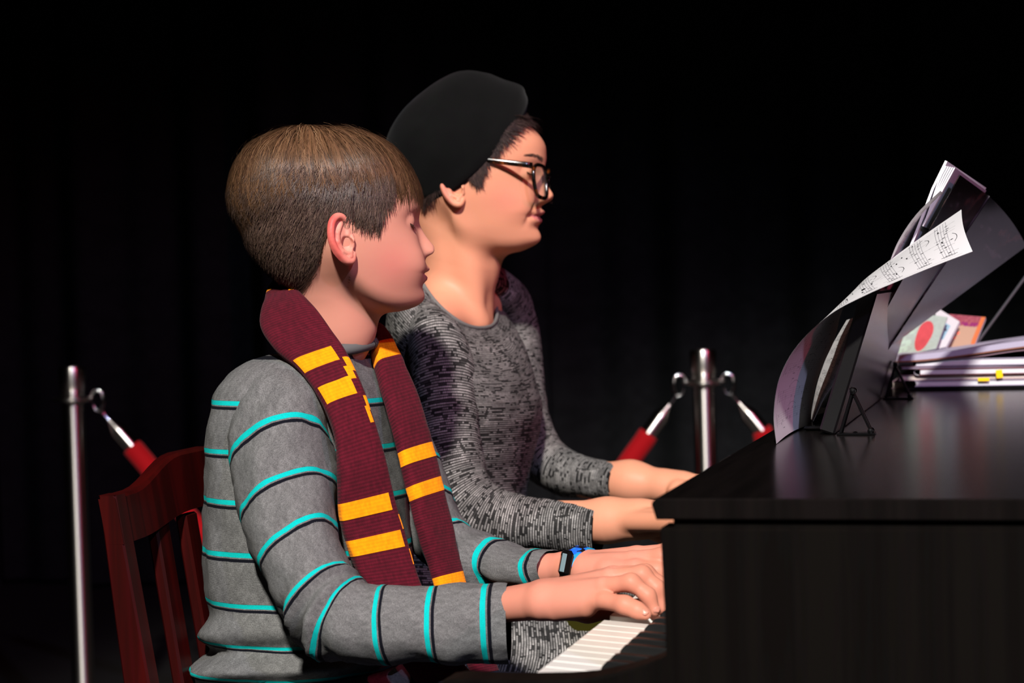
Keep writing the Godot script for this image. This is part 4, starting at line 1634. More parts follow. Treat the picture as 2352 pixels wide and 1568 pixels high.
func boy_scarf(t: Node3D) -> void:
	var near := [[640, 655, 692, 640, 2.16, 2.16], [622, 668, 680, 652, 2.12, 2.11], [612, 700, 690, 672, 2.075, 2.06], [600, 752, 728, 712, 2.035, 2.02], [632, 805, 764, 762, 2.005, 2.0], [686, 852, 798, 812, 1.985, 1.985], [735, 920, 832, 886, 1.955, 1.965], [768, 1000, 858, 968, 1.935, 1.955], [777, 1090, 884, 1060, 1.925, 1.95], [780, 1182, 906, 1152, 1.925, 1.95], [803, 1268, 934, 1240, 1.925, 1.95], [835, 1345, 962, 1330, 1.925, 1.945], [872, 1420, 1000, 1412, 1.93, 1.945], [910, 1500, 1040, 1492, 1.94, 1.95], [950, 1560, 1085, 1548, 1.95, 1.96]]
	var n := near.size() - 1.0
	var bars := [[5.0 / n, 0.26 / n, 0.04, 0.80], [6.02 / n, 0.24 / n, 0.06, 0.80], [8.95 / n, 0.22 / n, 0.0, 0.88], [9.92 / n, 0.22 / n, 0.0, 0.9], [5.42 / n, 0.22 / n, 0.86, 1.0], [5.68 / n, 0.20 / n, 0.78, 0.93], [6.55 / n, 0.20 / n, 0.90, 1.0], [6.85 / n, 0.22 / n, 0.84, 0.95], [9.5 / n, 0.2 / n, 0.95, 1.0], [10.4 / n, 0.2 / n, 0.955, 1.0], [1.25 / n, 0.45 / n, 0.0, 0.55], [1.9 / n, 0.2 / n, 0.75, 0.95]]
	M.scarf_near = cloth_mat(scarf_picture(bars, 1400), 0.95, 0.12)
	M.scarf_near.rim_enabled = true
	M.scarf_near.rim = 0.06
	put("scarf", strip(near, 0.010, 0.0, 1.0), M.scarf_near, t, "maroon knitted scarf with gold bars, end hanging on the near side")
	var far := [[690, 640, 640, 655, 2.16, 2.16], [760, 690, 700, 672, 2.2, 2.22], [822, 742, 800, 725, 2.2, 2.23], [842, 770, 882, 762, 2.165, 2.19], [856, 815, 908, 802, 2.125, 2.155], [876, 890, 940, 874, 2.09, 2.125], [902, 972, 968, 952, 2.06, 2.10], [922, 1056, 993, 1036, 2.045, 2.085], [944, 1140, 1012, 1118, 2.035, 2.075], [962, 1210, 1030, 1196, 2.025, 2.065], [984, 1280, 1046, 1268, 2.02, 2.055], [1006, 1345, 1060, 1332, 2.015, 2.05], [1030, 1410, 1084, 1398, 2.015, 2.045], [1060, 1480, 1112, 1466, 2.015, 2.04], [1090, 1550, 1140, 1540, 2.015, 2.04]]
	n = far.size() - 1.0
	M.scarf_far = cloth_mat(scarf_picture([[4.05 / n, 0.3 / n, 0.0, 1.0], [6.98 / n, 0.2 / n, 0.0, 1.0], [7.92 / n, 0.2 / n, 0.0, 1.0], [10.95 / n, 0.25 / n, 0.0, 1.0], [11.9 / n, 0.25 / n, 0.0, 1.0]], 1400), 0.95, 0.12)
	M.scarf_far.rim_enabled = true
	M.scarf_far.rim = 0.06
	put("scarf", strip(far, 0.009, 0.0, 1.0), M.scarf_far, t, "maroon knitted scarf with gold bars, end hanging on the far side")

# ------------------------------------------------------------------ the woman
var lady_t: Transform3D
var lady_head: Head
const LADY_S := 1751.0
const SKIN_LADY := Color(0.60, 0.255, 0.15)

func lady_px(p: Vector3) -> Vector2:
	return Vector2(1060.0 + p.x * LADY_S * 0.985 - p.z * LADY_S * 0.174, 430.0 - p.y * LADY_S)

var lady_hairline := PackedVector2Array([Vector2(860, 120), Vector2(1260, 120), Vector2(1262, 262), Vector2(1240, 282), Vector2(1205, 284), Vector2(1176, 296), Vector2(1158, 322), Vector2(1136, 352), Vector2(1118, 372), Vector2(1112, 398), Vector2(1098, 424), Vector2(1086, 414), Vector2(1076, 396), Vector2(1060, 392), Vector2(1040, 400), Vector2(1020, 425), Vector2(1000, 455), Vector2(975, 475), Vector2(860, 490)])

func lady_make_head() -> void:
	lady_t = Transform3D(head_axes(-10.0, 0.0, 0.0), P(1060, 430, 2.57))
	var h := Head.new()
	h.front = Curve1.new([[-0.11, 0.085], [-0.088, 0.093], [-0.078, 0.098], [-0.07, 0.1005], [-0.053, 0.1025], [-0.042, 0.1035], [-0.034, 0.1045], [-0.0228, 0.1035], [-0.01, 0.102], [0.0046, 0.1015], [0.0235, 0.1035], [0.04, 0.1075], [0.06, 0.1085], [0.09, 0.100]])
	h.half = Curve1.new([[-0.11, 0.025], [-0.09, 0.034], [-0.075, 0.046], [-0.055, 0.058], [-0.03, 0.066], [-0.01, 0.070], [0.02, 0.071], [0.05, 0.071], [0.09, 0.068]])
	h.nose = Curve1.new([[-0.05, 0.0], [-0.030, 0.0], [-0.0255, 0.001], [-0.0225, 0.006], [-0.018, 0.0145], [-0.0125, 0.0192], [-0.0065, 0.0172], [0.0046, 0.0105], [0.0165, 0.0058], [0.026, 0.0035], [0.045, 0.0], [0.09, 0.0]])
	h.nose_w = Curve1.new([[-0.05, 0.015], [-0.022, 0.015], [-0.013, 0.0145], [-0.003, 0.0115], [0.012, 0.0085], [0.03, 0.014], [0.09, 0.02]])
	h.jaw = Curve1.new([[-0.12, 0.05], [-0.05, 0.0], [-0.01, -0.035], [0.005, -0.058], [0.025, -0.077], [0.05, -0.0865], [0.075, -0.088], [0.09, -0.086], [0.13, -0.082]])
	h.bump(-0.0165, 0.0125, 0.006, 0.0062, 0.0055)
	h.bump(-0.0335, 0.0, 0.0042, 0.017, 0.0048)
	h.bump(-0.0335, 0.005, 0.003, 0.005, 0.0012)
	h.bump(-0.0395, 0.0, 0.0017, 0.024, -0.0045)
	h.bump(-0.0395, 0.0245, 0.004, 0.0045, -0.0045)
	h.bump(-0.0450, 0.0, 0.0042, 0.015, 0.0040)
	h.bump(-0.0535, 0.0, 0.005, 0.021, -0.0030)
	h.bump(-0.070, 0.0, 0.011, 0.018, 0.0048)
	# smile fold from the wing of the nose round the mouth's corner
	h.bump(-0.024, 0.021, 0.005, 0.0035, -0.0022)
	h.bump(-0.031, 0.0265, 0.005, 0.0035, -0.0026)
	h.bump(-0.040, 0.0305, 0.006, 0.0035, -0.0026)
	h.bump(-0.049, 0.032, 0.006, 0.004, -0.0016)
	h.bump(0.0165, 0.033, 0.012, 0.019, -0.0085)
	h.bump(0.034, 0.028, 0.007, 0.02, 0.0022)
	h.bump(-0.018, 0.043, 0.016, 0.019, 0.0065)
	h.bump(-0.036, 0.046, 0.014, 0.013, 0.0045)
	h.skull = Vector3(0.008, 0.040, 0)
	h.skull_r = Vector3(0.088, 0.084, 0.074)
	h.eye = Vector3(0.0865, 0.0165, 0.0315)
	h.eye_r = 0.0120
	h.slit_y = 0.0150
	h.neck.k_in = 0.02
	var inv := lady_t.affine_inverse()
	h.neck.add(Vector3(-0.022, -0.01, 0.0), inv * P(1062, 600, 2.585), 0.054, 0.0465)
	h.neck.add(inv * P(1062, 600, 2.585), inv * P(1030, 735, 2.60), 0.0455, 0.056)
	h.neck.add(inv * P(1066, 520, 2.535), inv * P(1096, 738, 2.555), 0.013, 0.0095)
	h.neck.add(inv * P(1095, 740, 2.56), inv * P(1012, 725, 2.50), 0.009, 0.009)
	h.neck.add(inv * P(1086, 750, 2.585), inv * P(1056, 850, 2.60), 0.024, 0.04)
	h.neck.add(inv * P(1040, 690, 2.6), inv * P(985, 745, 2.50), 0.042, 0.024)
	h.neck.add(inv * P(1040, 690, 2.6), inv * P(1130, 715, 2.70), 0.042, 0.024)
	lady_head = h

func lady_skin(p: Vector3) -> Color:
	var c := SKIN_LADY
	var z := absf(p.z)
	c = rc(c, Color(0.56, 0.19, 0.13), 0.6 * exp(-pow((p.y + 0.022) / 0.022, 2) - pow((p.x - 0.07) / 0.028, 2)) * smoothstep(0.02, 0.045, z))
	if p.x > 0.085 and z < 0.026:
		if p.y < -0.0395 + 0.0068 * (1.0 - z / 0.026) and p.y > -0.0395 - 0.0088 * (1.0 - pow(z / 0.026, 2)):
			c = Color(0.50, 0.15, 0.135)
	if Geometry2D.is_point_in_polygon(lady_px(Vector3(p.x, p.y, z)), lady_hairline):
		c = Color(0.022, 0.014, 0.012)
	return freckle(c, Vector3(p.x, p.y, p.z), [Vector3(0.068, 0.042, 0.0605)])

func lady() -> void:
	lady_make_head()
	var t := thing("person", "woman in a grey knitted jumper, black beret and glasses playing the piano", "person", Vector3(-0.4, 0.0, -0.99))
	var s := Shape.new()
	nets(s, lady_head.field, Vector3(-0.135, -0.20, -0.105), Vector3(0.13, 0.135, 0.105), 0.0030, lady_t, lady_skin, 2.6)
	var ear := Ear.new(1.02)
	for side in [1.0, -1.0]:
		var ez := Vector3(0.22, 0.05, side).normalized()
		var ey := Vector3(-0.05, 1.0, -0.06 * side)
		ey = (ey - ez * ey.dot(ez)).normalized()
		var ex: Vector3 = ey.cross(ez) * side
		var et := lady_t * Transform3D(Basis(ex, ey, ez), Vector3(0.0075, -0.005, side * 0.0735))
		nets(s, ear.field, Vector3(-0.026, -0.034, -0.013), Vector3(0.018, 0.035, 0.015), 0.0017, et, func(p: Vector3) -> Color:
			return rc(SKIN_LADY, Color(0.66, 0.20, 0.15), 0.6 * smoothstep(-0.002, -0.012, p.x)), 1.6)
	var sk := func(_p: Vector3) -> Color: return SKIN_LADY
	# right forearm and hand
	var b := Bones.new()
	b.k_in = 0.02
	b.k_across = 0.0035
	b.add(P(1250, 1206, 2.365), P(1400, 1194, 2.338), 0.030, 0.0235, 0)
	b.add(P(1400, 1194, 2.338), P(1470, 1192, 2.32), 0.0235, 0.019, 0)
	b.add(P(1470, 1192, 2.32), P(1560, 1194, 2.30), 0.019, 0.015, 0)
	for f in 4:
		var w := f / 3.0
		var mcp := P(1590 - 14 * w, 1184 + 16 * w, 2.30 - 0.068 * w) + Vector3(0, 0.008 * sin(w * PI), 0)
		b.add(P(1432, 1193 + 4 * w, 2.332 - 0.014 * w), mcp, 0.0125, 0.0112, 0)
		var tip := Vector3(0.045 - 0.02 * w * w, 0.748, mcp.z + 0.012 * (1.0 - w) - 0.004)
		b.chain([mcp, mcp.lerp(tip, 0.42) + Vector3(0.012, 0.016, 0), mcp.lerp(tip, 0.8) + Vector3(0.008, 0.008, 0), tip], [0.0112, 0.0095, 0.0085, 0.007], f + 1)
	b.chain([P(1480, 1205, 2.335), P(1540, 1222, 2.34), P(1600, 1226, 2.33), P(1640, 1220, 2.32)], [0.016, 0.0125, 0.0105, 0.0085], 6)
	hand_mesh(s, b, [P(1240, 1200, 2.365), P(1640, 1230, 2.30), P(1600, 1160, 2.36), P(1500, 1240, 2.24), Vector3(0.05, 0.75, -0.85)], 0.034, sk)
	# left forearm and hand
	var l := Bones.new()
	l.k_in = 0.02
	l.k_across = 0.0035
	l.add(P(1345, 1100, 2.658), P(1450, 1106, 2.625), 0.026, 0.0245, 0)
	l.add(P(1450, 1106, 2.625), P(1560, 1120, 2.595), 0.0255, 0.0195, 0)
	for f in 4:
		var w := f / 3.0
		var mcp := P(1680 - 10 * w, 1110 + 4 * w, 2.565 + 0.068 * w)
		l.add(P(1530, 1116, 2.598 + 0.012 * w), mcp, 0.0145, 0.0112, 0)
		var tip := Vector3(0.045 - 0.02 * w * w, 0.748, mcp.z)
		l.chain([mcp, mcp.lerp(tip, 0.42) + Vector3(0.012, 0.016, 0), mcp.lerp(tip, 0.8) + Vector3(0.008, 0.008, 0), tip], [0.0112, 0.0095, 0.0085, 0.007], f + 1)
	l.chain([P(1560, 1128, 2.575), P(1620, 1142, 2.545), P(1680, 1146, 2.53), P(1715, 1142, 2.525)], [0.016, 0.0125, 0.0105, 0.0085], 6)
	hand_mesh(s, l, [P(1290, 1098, 2.67), P(1715, 1140, 2.52), P(1700, 1090, 2.66), Vector3(0.05, 0.75, -1.15)], 0.034, sk)
	# trunk and legs
	var tr := Bones.new()
	tr.k_in = 0.02
	var hip := Vector3(-0.42, 0.55, -0.99)
	tr.add(P(1046, 820, 2.6), P(1055, 920, 2.6), 0.05, 0.08)
	tr.add(P(1030, 850, 2.52), P(1075, 850, 2.68), 0.045, 0.045)
	tr.add(P(1055, 880, 2.55), hip + Vector3(0, 0.04, 0.06), 0.07, 0.09)
	tr.add(P(1065, 880, 2.65), hip + Vector3(0, 0.04, -0.06), 0.07, 0.09)
	for sd in [1.0, -1.0]:
		var knee: Vector3 = hip + Vector3(0.43, -0.01, 0.1 * sd)
		tr.add(hip + Vector3(0, 0, 0.08 * sd), knee, 0.075, 0.05)
		tr.add(knee, Vector3(knee.x + 0.0, 0.08, knee.z), 0.05, 0.034)
		tr.add(Vector3(knee.x, 0.05, knee.z), Vector3(knee.x + 0.16, 0.035, knee.z), 0.034, 0.026)
	tr.add(P(1010, 800, 2.47), P(1050, 1140, 2.395), 0.03, 0.024)
	tr.add(P(1070, 1165, 2.39), P(1300, 1206, 2.357), 0.024, 0.024)
	tr.add(P(1170, 750, 2.735), P(1212, 1010, 2.715), 0.022, 0.02)
	tr.add(P(1235, 1055, 2.7), P(1370, 1102, 2.65), 0.02, 0.02)
	nets(s, tr.field, Vector3(-0.62, 0.0, -1.32), Vector3(0.24, 0.99, -0.68), 0.012, Transform3D.IDENTITY, sk, 1.4)
	put("body", s.mesh(), M.skin, t)
	lashes(t, lady_head, lady_t, Color(0.02, 0.012, 0.01))
	lady_hair(t)
	lady_beret(t)
	lady_clothes(t, hip)
	glasses()

func lady_hair(t: Node3D) -> void:
	var g := Shape.new()
	var r := RandomNumberGenerator.new()
	r.seed = 55
	var made := 0
	var tries := 0
	while made < 3600 and tries < 60000:
		tries += 1
		var px := Vector2(r.randf_range(975, 1256), r.randf_range(215, 520))
		if not Geometry2D.is_point_in_polygon(px, lady_hairline):
			continue
		if (px - Vector2(1098, 345)).dot(Vector2(-0.717, -0.697)) > 6.0:
			continue
		# march in from the side to the scalp
		var side := 1.0 if r.randf() < 0.75 else -1.0
		var p := Vector3((px.x - 1060.0) / LADY_S / 0.985, (430.0 - px.y) / LADY_S, 0.11)
		var ok := false
		for k in 14:
			var d := lady_head.field(p)
			p.x = (px.x - 1060.0 + p.z * LADY_S * 0.174) / LADY_S / 0.985
			p.z -= maxf(d * 0.7, 0.0004)
			if d < 0.001:
				ok = true
				break
			if p.z < 0.0:
				break
		if not ok:
			continue
		made += 1
		var e := 0.002
		var c0 := lady_head.field(p)
		var nn := Vector3(lady_head.field(p + Vector3(e, 0, 0)) - c0, lady_head.field(p + Vector3(0, e, 0)) - c0, lady_head.field(p + Vector3(0, 0, e)) - c0).normalized()
		# the fringe is swept forward and up, the sideburn falls
		var fr := smoothstep(0.045, 0.075, p.y)
		var flow := Vector3(0.25, -1.0, 0).lerp(Vector3(1.0, 0.25, 0), fr)
		if p.x < 0.0:
			flow = Vector3(-0.3, -1.0, 0)
		flow = (flow - nn * flow.dot(nn)).normalized().rotated(nn, r.randf_range(-0.4, 0.4))
		var length := r.randf_range(0.010, 0.020) + 0.008 * fr
		var lift := 0.004 * fr
		var q := PackedVector3Array()
		var o := PackedVector3Array()
		for k in 5:
			var f := k / 4.0
			var w := p + flow * length * f + nn * (0.0012 + (0.0025 + lift) * sin(f * PI * 0.7))
			w.z *= side
			q.append(lady_t * w)
			o.append((lady_t.basis * Vector3(nn.x, nn.y, nn.z * side)).normalized())
		var v := r.randf()
		strand(g, q, o, 0.00042, Color(0.016, 0.010, 0.009).lerp(Color(0.06, 0.036, 0.03), v * v), 0.3)
	# eyebrows
	for i in 200:
		var side := 1.0 if i % 2 == 0 else -1.0
		var z := r.randf_range(0.012, 0.046)
		var f := (z - 0.012) / 0.04
		var y := 0.0315 + 0.005 * sin(f * PI * 0.75) + r.randf_range(-0.0028, 0.0028) * (1.0 - 0.5 * f)
		var p := Vector3(0.13, y, z)
		for k in 16:
			p.x -= maxf(lady_head.field(p) * 0.6, 0.0001)
		var q := PackedVector3Array()
		var o := PackedVector3Array()
		for k in 3:
			var w := p + Vector3(-0.0018 * k * f * 1.5 + 0.0009, 0.0012 * k * (1.0 - 1.2 * f), 0.0022 * k)
			q.append(lady_t * Vector3(w.x, w.y, w.z * side))
			o.append((lady_t.basis * Vector3(0.8, 0.2, 0.6 * side)).normalized())
		strand(g, q, o, 0.00024, Color(0.05, 0.028, 0.02), 0.3)
	put("hair", g.mesh(), M.hair_black, t, "short black hair showing in front of the beret")

func lady_beret(t: Node3D) -> void:
	# rings from the rim to the crown: [offset, from, to, half-breadth], along the rim's line and up from it
	var along_rim := Vector2(-0.697, 0.717)
	var off := Vector2(-0.717, -0.697)
	var list := [[-10, -150, 155, 0.086], [-2, -162, 168, 0.0945], [12, -169, 176, 0.0995], [31, -173, 182, 0.1035], [60, -167, 187, 0.106], [100, -150, 178, 0.106], [130, -122, 156, 0.096], [152, -88, 126, 0.079], [165, -50, 90, 0.055], [171, -15, 50, 0.028], [172, 10, 22, 0.006]]
	var lat := lady_t.basis.z
	var rings := []
	for i in list.size():
		var q: Array = list[i]
		var mid: float = (q[1] + q[2]) * 0.5
		var c: Vector2 = Vector2(1098, 345) + along_rim * mid + off * q[0]
		var a: Vector2 = Vector2(1098, 345) + along_rim * q[1] + off * q[0]
		var U := P(a.x, a.y, 2.57) - P(c.x, c.y, 2.57)
		# the rim dips on the near side
		var dip := cam_basis.x * (0.020 * smoothstep(90.0, 0.0, q[0])) - cam_basis.y * (0.024 * smoothstep(90.0, 0.0, q[0]))
		rings.append([P(c.x, c.y, 2.572), U, lat * q[3] + dip, float(i)])
	var bend := func(a: float, v: float, p: Vector3) -> float:
		return 0.004 * n3(p, 11.0) * smoothstep(1.0, 3.0, v) + 0.003 * smoothstep(2.0, 4.0, v) * sin(a * 3.0 + v) * smoothstep(9.0, 7.0, v) - 0.006 * exp(-pow((a - 4.0) / 0.35, 2)) * smoothstep(2.5, 4.0, v) * smoothstep(9.0, 6.0, v)
	put("beret", loft(rings, 6, 64, 6.0, bend, false, true, 2.1).mesh(), M.felt, t, "soft black felt beret worn towards the back of the head")

func lady_clothes(t: Node3D, hip: Vector3) -> void:
	M.knit = cloth_mat(knit_picture(), 0.95, 0.16)
	# trunk: [centre, front, near side] as (px, py, depth)
	var list := [[[1047, 655, 2.60], [1112, 753, 2.54], [976, 660, 2.50]], [[1046, 662, 2.60], [1118, 763, 2.535], [966, 672, 2.48]], [[1047, 690, 2.60], [1142, 792, 2.525], [955, 712, 2.445]], [[1051, 750, 2.60], [1176, 832, 2.52], [952, 782, 2.415]], [[1060, 850, 2.60], [1206, 884, 2.52], [960, 868, 2.41]], [[1066, 940, 2.60], [1222, 948, 2.53], [966, 950, 2.415]], [[1060, 1030, 2.60], [1206, 1034, 2.545], [962, 1040, 2.425]], [[1050, 1110, 2.60], [1188, 1112, 2.55], [955, 1115, 2.43]], [[1046, 1200, 2.60], [1196, 1204, 2.55], [950, 1205, 2.425]], [[1040, 1340, 2.60], [1204, 1344, 2.55], [940, 1345, 2.41]], [[1030, 1500, 2.60], [1200, 1504, 2.55], [925, 1505, 2.40]], [[1020, 1640, 2.60], [1190, 1644, 2.55], [915, 1640, 2.40]]]
	var rings := []
	var run := 0.0
	for i in list.size():
		var q: Array = list[i]
		var c := P(q[0][0], q[0][1], q[0][2])
		if i > 0:
			run += c.distance_to(rings[i - 1][0]) + (0.02 if i < 3 else 0.0)
		rings.append([c, P(q[1][0], q[1][1], q[1][2]) - c, P(q[2][0], q[2][1], q[2][2]) - c, run])
	# one repeat of the knit is 0.2 m
	for r in rings:
		r[3] = r[3] / 0.19
	var fold := func(a: float, v: float, p: Vector3) -> float:
		return 0.003 * n3(p, 10.0) + 0.0016 * n3(p, 26.0) + 0.004 * smoothstep(1.2, 2.2, v) * sin(v * 14.0 + a)
	put("jumper", loft(rings, 8, 72, 4.4, fold, false, false, 2.15).mesh(), M.knit, t)
	# the neckline's edge
	var ne := Shape.new()
	var nep := []
	var ner := []
	for k in 33:
		var a := TAU * k / 32.0
		var cx := signf(cos(a)) * pow(absf(cos(a)), 2.0 / 2.15)
		var cy := signf(sin(a)) * pow(absf(sin(a)), 2.0 / 2.15)
		nep.append(rings[0][0] + rings[0][1] * cx + rings[0][2] * cy)
		ner.append(0.0028)
	add_tube(ne, nep, ner, 8, 3, false)
	put("neckline", ne.mesh(), M.knit_edge, t)
	var sleeve := func(l: Array, name_: String) -> void:
		var rr := sleeve_rings(l)
		var run2 := 0.0
		for i in rr.size():
			if i > 0:
				run2 += rr[i][0].distance_to(rr[i - 1][0])
			rr[i][3] = run2 / 0.19
		var crease := func(a: float, v: float, p: Vector3) -> float:
			var d := 0.0028 * n3(p, 12.0) + 0.0014 * n3(p, 30.0)
			d += 0.006 * exp(-pow((v - 1.15) / 0.22, 2)) * sin(v * 34.0 + 2.0 * sin(a)) * (0.55 + 0.45 * cos(a))
			return d
		put(name_, loft(rr, 8, 48, 1.7, crease, true, false, 2.1).mesh(), M.knit, t)
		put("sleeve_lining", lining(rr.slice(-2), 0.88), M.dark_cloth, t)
	sleeve.call([[985, 752, 2.50, 42, 0.04, 0], [1000, 796, 2.455, 70, 0.052, 0], [1014, 855, 2.43, 78, 0.055, 0], [1024, 940, 2.415, 74, 0.053, 0], [1034, 1030, 2.402, 72, 0.050, 0], [1050, 1105, 2.392, 74, 0.048, 0], [1092, 1168, 2.382, 74, 0.046, 0], [1160, 1196, 2.372, 66, 0.044, 0], [1255, 1206, 2.362, 61, 0.041, 0], [1340, 1212, 2.35, 59, 0.039, 0], [1375, 1214, 2.345, 60, 0.039, 0]], "sleeve")
	sleeve.call([[1112, 632, 2.68, 16, 0.02, 0], [1140, 652, 2.70, 40, 0.04, 0], [1172, 700, 2.735, 50, 0.05, 0], [1186, 770, 2.74, 54, 0.052, 0], [1194, 860, 2.735, 55, 0.05, 0], [1206, 950, 2.725, 56, 0.048, 0], [1232, 1035, 2.71, 60, 0.045, 0], [1290, 1082, 2.685, 54, 0.042, 0], [1355, 1098, 2.66, 46, 0.038, 0], [1424, 1107, 2.635, 43, 0.035, 0]], "sleeve")
	# the hem of the jumper dress over the lap, leggings and shoes
	var lap := Shape.new()
	var lp := PackedVector3Array()
	var lu := PackedVector2Array()
	for r in 22:
		var f := r / 21.0
		for k in 31:
			var a := -0.35 + (PI + 0.7) * k / 30.0
			var c := hip + Vector3(lerpf(-0.06, 0.36, f), lerpf(0.02, 0.0, f), 0)
			var p := c + Vector3(0.012 * sin(a * 5.0) * f, sin(a) * lerpf(0.12, 0.078, f) * (1.0 + 0.0 * f) - 0.014 * f * pow(sin(a), 8.0), -cos(a) * lerpf(0.185, 0.175, f))
			p.y += 0.006 * n3(p, 14.0)
			lp.append(p)
			lu.append(Vector2(a * 0.16 / 0.22 * 1.1, f * 0.44 / 0.22))
	lap.grid(22, 31, lp, lu, false, Vector3.UP)
	put("skirt", lap.mesh(), M.knit, t)
	var js := Shape.new()
	for sd in [1.0, -1.0]:
		var kn: Vector3 = hip + Vector3(0.44, -0.01, 0.1 * sd)
		add_tube(js, [hip + Vector3(-0.05, 0.0, 0.08 * sd), hip + Vector3(0.2, 0.0, 0.09 * sd), kn, kn + Vector3(0.03, -0.06, 0), kn + Vector3(0.02, -0.22, 0), kn + Vector3(0.0, -0.46, 0)], [0.085, 0.08, 0.062, 0.06, 0.056, 0.042], 20, 6)
	put("leggings", js.mesh(), M.olive, t)
	for sd in [1.0, -1.0]:
		var kn: Vector3 = hip + Vector3(0.44, 0.0, 0.1 * sd)
		var sh := Shape.new()
		add_tube(sh, [Vector3(kn.x - 0.05, 0.04, kn.z), Vector3(kn.x, 0.048, kn.z), Vector3(kn.x + 0.1, 0.042, kn.z), Vector3(kn.x + 0.18, 0.033, kn.z)], [0.034, 0.042, 0.04, 0.026], 16, 5)
		put("shoe", sh.mesh(), M.dark_cloth, t)

func glasses() -> void:
	var b := lady_t.basis
	var t := thing("eyeglasses", "dark tortoiseshell glasses with rounded square lenses worn by the woman", "glasses", lady_t * Vector3(0.1, 0.02, 0))
	var H := func(x: float, y: float, z: float) -> Vector3: return lady_t * Vector3(x, y, z)
	var face := func(z: float) -> float: return 0.1145 - 2.1 * z * z
	var rim_pts := func(side: float) -> Array:
		var out := []
		for k in 25:
			var a := TAU * k / 24.0
			var cx := signf(cos(a)) * pow(absf(cos(a)), 0.62)
			var sy := signf(sin(a)) * pow(absf(sin(a)), 0.66)
			var z := 0.0365 + 0.0262 * cx * (1.0 if sy > -0.3 else 0.95)
			out.append(H.call(face.call(z) - 0.0015 * sy, 0.0030 + 0.0210 * sy, z * side))
		return out
	var fs := Shape.new()
	for side in [1.0, -1.0]:
		var pts: Array = rim_pts.call(side)
		var rad := []
		for k in pts.size():
			rad.append(0.0027)
		add_tube(fs, pts, rad, 8, 3, false)
	add_tube(fs, [H.call(0.1135, 0.012, 0.012), H.call(0.1165, 0.0135, 0.0), H.call(0.1135, 0.012, -0.012)], [0.0022, 0.0022, 0.0022], 8, 5)
	put("frame_front", fs.mesh(), M.tortoise, t)
	for side in [1.0, -1.0]:
		var s := Shape.new()
		var rows := 22
		var pts := PackedVector3Array()
		var uvs := PackedVector2Array()
		var path := [Vector3(0.1055, 0.0205, 0.0655), Vector3(0.100, 0.0215, 0.0715), Vector3(0.075, 0.0245, 0.0755), Vector3(0.045, 0.0285, 0.0775), Vector3(0.015, 0.0325, 0.0785), Vector3(-0.012, 0.0335, 0.0785), Vector3(-0.028, 0.020, 0.077)]
		for r in rows:
			var u := (path.size() - 1.0) * r / (rows - 1)
			var c: Vector3 = along(path, u)
			for k in 9:
				var a := TAU * k / 8.0
				var hh := lerpf(0.0042, 0.0022, float(r) / rows)
				pts.append(H.call(c.x, c.y + hh * sin(a), (c.z + 0.0013 * cos(a)) * side))
				uvs.append(Vector2(k / 8.0, r * 0.1))
		s.grid(rows, 9, pts, uvs, true, Vector3.INF, true, true)
		put("temple", s.mesh(), M.tortoise, t)
		var l := Shape.new()
		var ring: Array = rim_pts.call(side)
		var mid: Vector3 = H.call(face.call(0.0365), 0.0030, 0.0365 * side)
		var lp := PackedVector3Array()
		var lu := PackedVector2Array()
		for r in 5:
			for k in 25:
				lp.append(mid.lerp(ring[k], maxf(r / 4.0, 0.02)) + b.x * 0.001 * (1.0 - r / 4.0))
				lu.append(Vector2(k, r))
		l.grid(5, 25, lp, lu, false, b.x)
		put("lens", l.mesh(), M.lens, t)

